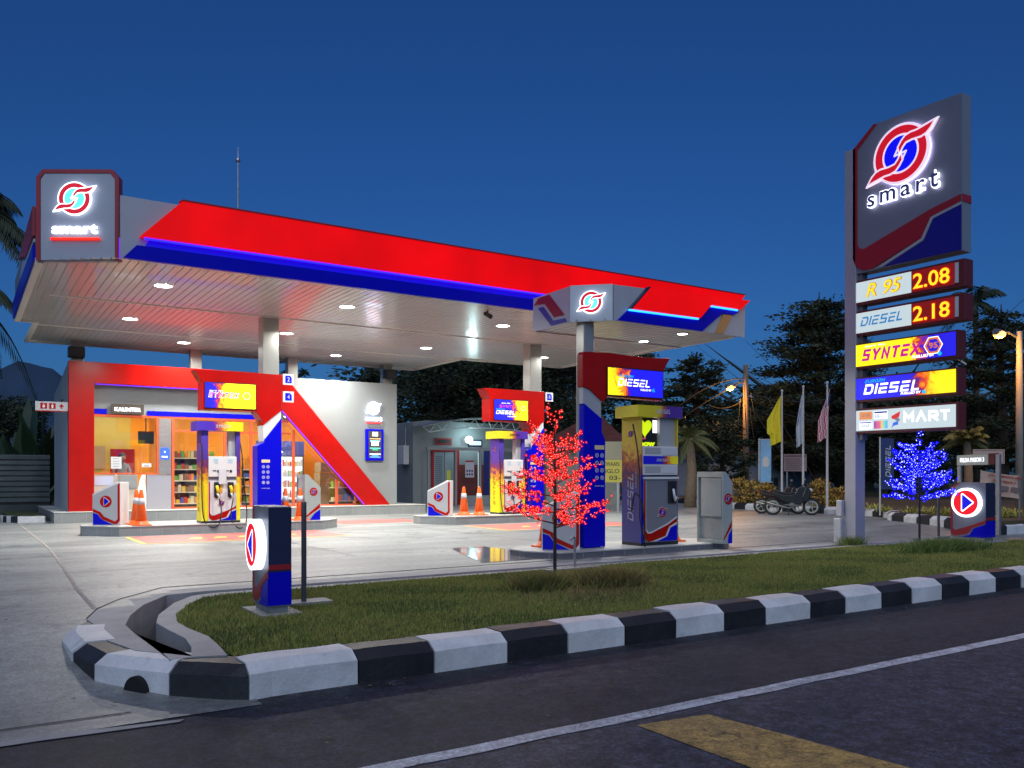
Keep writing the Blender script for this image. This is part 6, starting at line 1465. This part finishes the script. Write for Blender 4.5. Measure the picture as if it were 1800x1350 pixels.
def palm(label, base, h, nf, L, seed, lit=False, trunk_r=.14, droop=1., crown_px=None, name='palm_tree'):
    rd=np.random.default_rng(seed); bx,by,bz=base; t=thing(name,label,'palm tree',(bx,by,bz))
    B(BARK if not lit else mat('palm_bark_lit',(.22,.16,.10),.9,var=.2,vscale=6)).tube([(bx,by,bz-.1),(bx+.1,by,bz+h*.5),(bx,by,bz+h)],[trunk_r*1.3,trunk_r,trunk_r*.8],10).build('trunk',t,smooth=True)
    FR=mat('frond_dark',(.018,.032,.012),.7) if not lit else mat('frond_lit',(.10,.11,.03),.7)  # lit palms: lamp light put into paler frond and bark colours
    for i in range(nf):
        az=i*2.399+rd.uniform(-.2,.2); el=rd.uniform(-.2,1.25); l=L*rd.uniform(.8,1.1); b=B(FR); P=[]; n=14
        for k in range(n+1):
            s=k/n; r_=l*s*math.cos(el)*(1-.18*s); z=l*s*math.sin(el)-droop*.62*l*s*s
            P.append(Vector((bx+math.cos(az)*r_,by+math.sin(az)*r_,bz+h+z)))
        b.tube([tuple(p) for p in P],[.03*(1-k/n)+.008 for k in range(n+1)],4)
        sd=Vector((-math.sin(az),math.cos(az),0))
        for k in range(1,n*3):
            s=k/(n*3); q=s*n; a=int(q); p=P[a].lerp(P[min(a+1,n)],q-a); fw=(P[min(a+1,n)]-P[a]).normalized(); ll=l*.26*math.sin(math.pi*min(1,s*.82+.15))*rd.uniform(.75,1.1)
            for sg in (-1,1):
                d=(sd*sg*.75+fw*.55+Vector((0,0,-.55*droop-rd.uniform(0,.35)))).normalized(); e=p+d*ll; m_=p+d*ll*.5; w_=fw*.034*L/2.5
                b.add([tuple(p),tuple(m_-w_),tuple(e),tuple(m_+w_)],[(0,1,2,3)])
        b.build('frond',t)
    return t
o=pt(-62,365,24); palm('tall coconut palm whose fronds hang in from the left edge',(o.x,o.y,0),o.z-.1,30,3.0,3,droop=1.25)
o=pt(-62,520,23); palm('lower coconut palm at the left edge with hanging fronds',(o.x,o.y,0),o.z,26,2.3,5,droop=1.4)
o=pt(1715,530,48); palm('coconut palm standing above the tree right of the price boards',(o.x,o.y,0),o.z,15,2.4,8,trunk_r=.16)
o=pt(1213,770,34); palm('short palm with orange-lit fronds right of the diesel pump',(o.x,o.y,0),o.z,14,1.5,10,lit=True,trunk_r=.2)
o=pt(1700,775,31); palm('short palm with orange-lit fronds beside the price sign',(o.x,o.y,0),o.z,14,1.6,12,lit=True,trunk_r=.15)
def leafy(label, base, n, L, W_, mt, spread, seed, rise=.9, name='shrub', cat='shrub', droop=.5):
    rd=np.random.default_rng(seed); t=thing(name,label,cat,base); b=B(mt); bx,by,bz=base
    for i in range(n):
        az=rd.uniform(0,6.283); r0=abs(rd.normal(0,spread*.4)); a2=rd.uniform(0,6.283); p=Vector((bx+r0*math.cos(a2),by+r0*math.sin(a2),bz)); l=L*rd.uniform(.6,1.1); el=rise*rd.uniform(.5,1.35); P=[]
        for k in range(5): s=k/4; P.append(p+Vector((math.cos(az)*l*s*math.cos(el),math.sin(az)*l*s*math.cos(el),l*s*math.sin(el)-droop*l*s*s*.6)))
        sd=Vector((-math.sin(az),math.cos(az),0)); v=[]
        for k,pp in enumerate(P): w_=W_*[.25,.8,1,.75,.05][k]; v += [tuple(pp-sd*w_/2),tuple(pp+sd*w_/2)]
        b.add(v,[(2*k,2*k+2,2*k+3,2*k+1) for k in range(4)])
    b.build('leaves',t); return t
BAN=mat('banana_leaf',(.022,.045,.018),.5,var=.25,vscale=2)
for k,(px,ty,lab) in enumerate(((40,680,'tall banana plant with broad upright leaves left of the shop, left one'),(80,670,'tall banana plant with broad leaves right against the shop side wall'),(5,720,'banana plant at the far left edge above the fence'),(62,760,'low young palm plant just above the grey fence'))):
    d=34+k; b0=pt(px,833,d); b0.z=0; hh=1.35+(833-ty)*d/1487
    if k<3: leafy(lab,tuple(b0),13,hh*.98,.75,BAN,.5,30+k,rise=1.25,name='banana_plant',cat='banana plant',droop=.18)
    else: leafy(lab,tuple(pt(62,833,32)*Vector((1,1,0))),16,2.9,.14,mat('young_palm_leaf',(.06,.085,.05),.5),.3,35,rise=1.2,name='banana_plant',cat='plant',droop=.3)
YL=mat('croton_yellow',(.50,.34,.06),.7); YG=mat('spider_leaf',(.42,.40,.09),.6)  # yellow foliage, its tone raised to carry the orange lamp light
def bush(label, base, w, h, n, seed, mt=YL):
    rd=np.random.default_rng(seed); t=thing('bush',label,'bush',base); b=B(BARK)
    for k in range(6):
        a=k*1.05; b.tube([base,(base[0]+math.cos(a)*w*.25,base[1]+math.sin(a)*w*.25,base[2]+h*.7)],[.015,.006],4)
    b.build('stems',t)
    u_=rd.normal(0,1,(n,3)); u_/=np.linalg.norm(u_,axis=1)[:,None]; rr=rd.uniform(.55,1.05,n)**.6*(1+.18*np.sin(u_[:,0]*5+seed)*np.cos(u_[:,1]*6))
    P=u_*rr[:,None]*np.array([w/2,w/2,h/2])+np.array([0,0,h*.55]); D=u_+rd.normal(0,.6,(n,3)); D/=np.linalg.norm(D,axis=1)[:,None]
    quads('leaves',P,D,.12*rd.uniform(.6,1.3,n),.06*rd.uniform(.7,1.3,n),[mt,mat('croton_dark',(.10,.08,.03),.8),mat('croton_orange',(.35,.16,.05),.7)],rd.choice(3,n,p=[.5,.3,.2]),t); return t
for k,(px,d,w,h,lab) in enumerate(((1300,33,.85,.95,'yellow-leaved bush at the right of the service box'),(1325,32.5,.8,.85,'yellow-leaved bush under the pale blue banner'),(1347,32,.7,.75,'yellow-leaved bush just left of the motorcycles'),(1440,31,.8,.9,'orange-lit bush between the striped flag and middle flag'),(1470,30,.7,.6,'low orange-lit bush just left of the price sign post'),(1268,34,.8,.7,'yellow bush hidden mostly by the service box'))):
    o=pt(px,833,d); bush(lab,(o.x,o.y,.17),w,h,900,50+k)
for k,(px,d,L,lab) in enumerate(((1530,27,.55,'yellow-green spiky plant right of the price sign post'),(1555,26,.5,'yellow-green spiky plant behind the dark blue banner'),(1600,25,.5,'spiky plant seen under the blue lit tree, left'),(1632,25,.5,'spiky plant seen under the blue lit tree, right'),(1662,24,.5,'spiky plant left of the far totem'),(1764,23,.62,'yellow spiky plant right of the far totem under the cloth banner'),(1790,23.5,.62,'yellow spiky plant at the foot of the right-hand street lamp'),(1503,28,.45,'small spiky plant hidden beside the price sign post'))):
    o=pt(px,833,d); leafy(lab,(o.x,o.y,.17),60,L,.035,YG,.45,70+k,rise=1.0,name='spiky_plant',cat='plant',droop=.8)
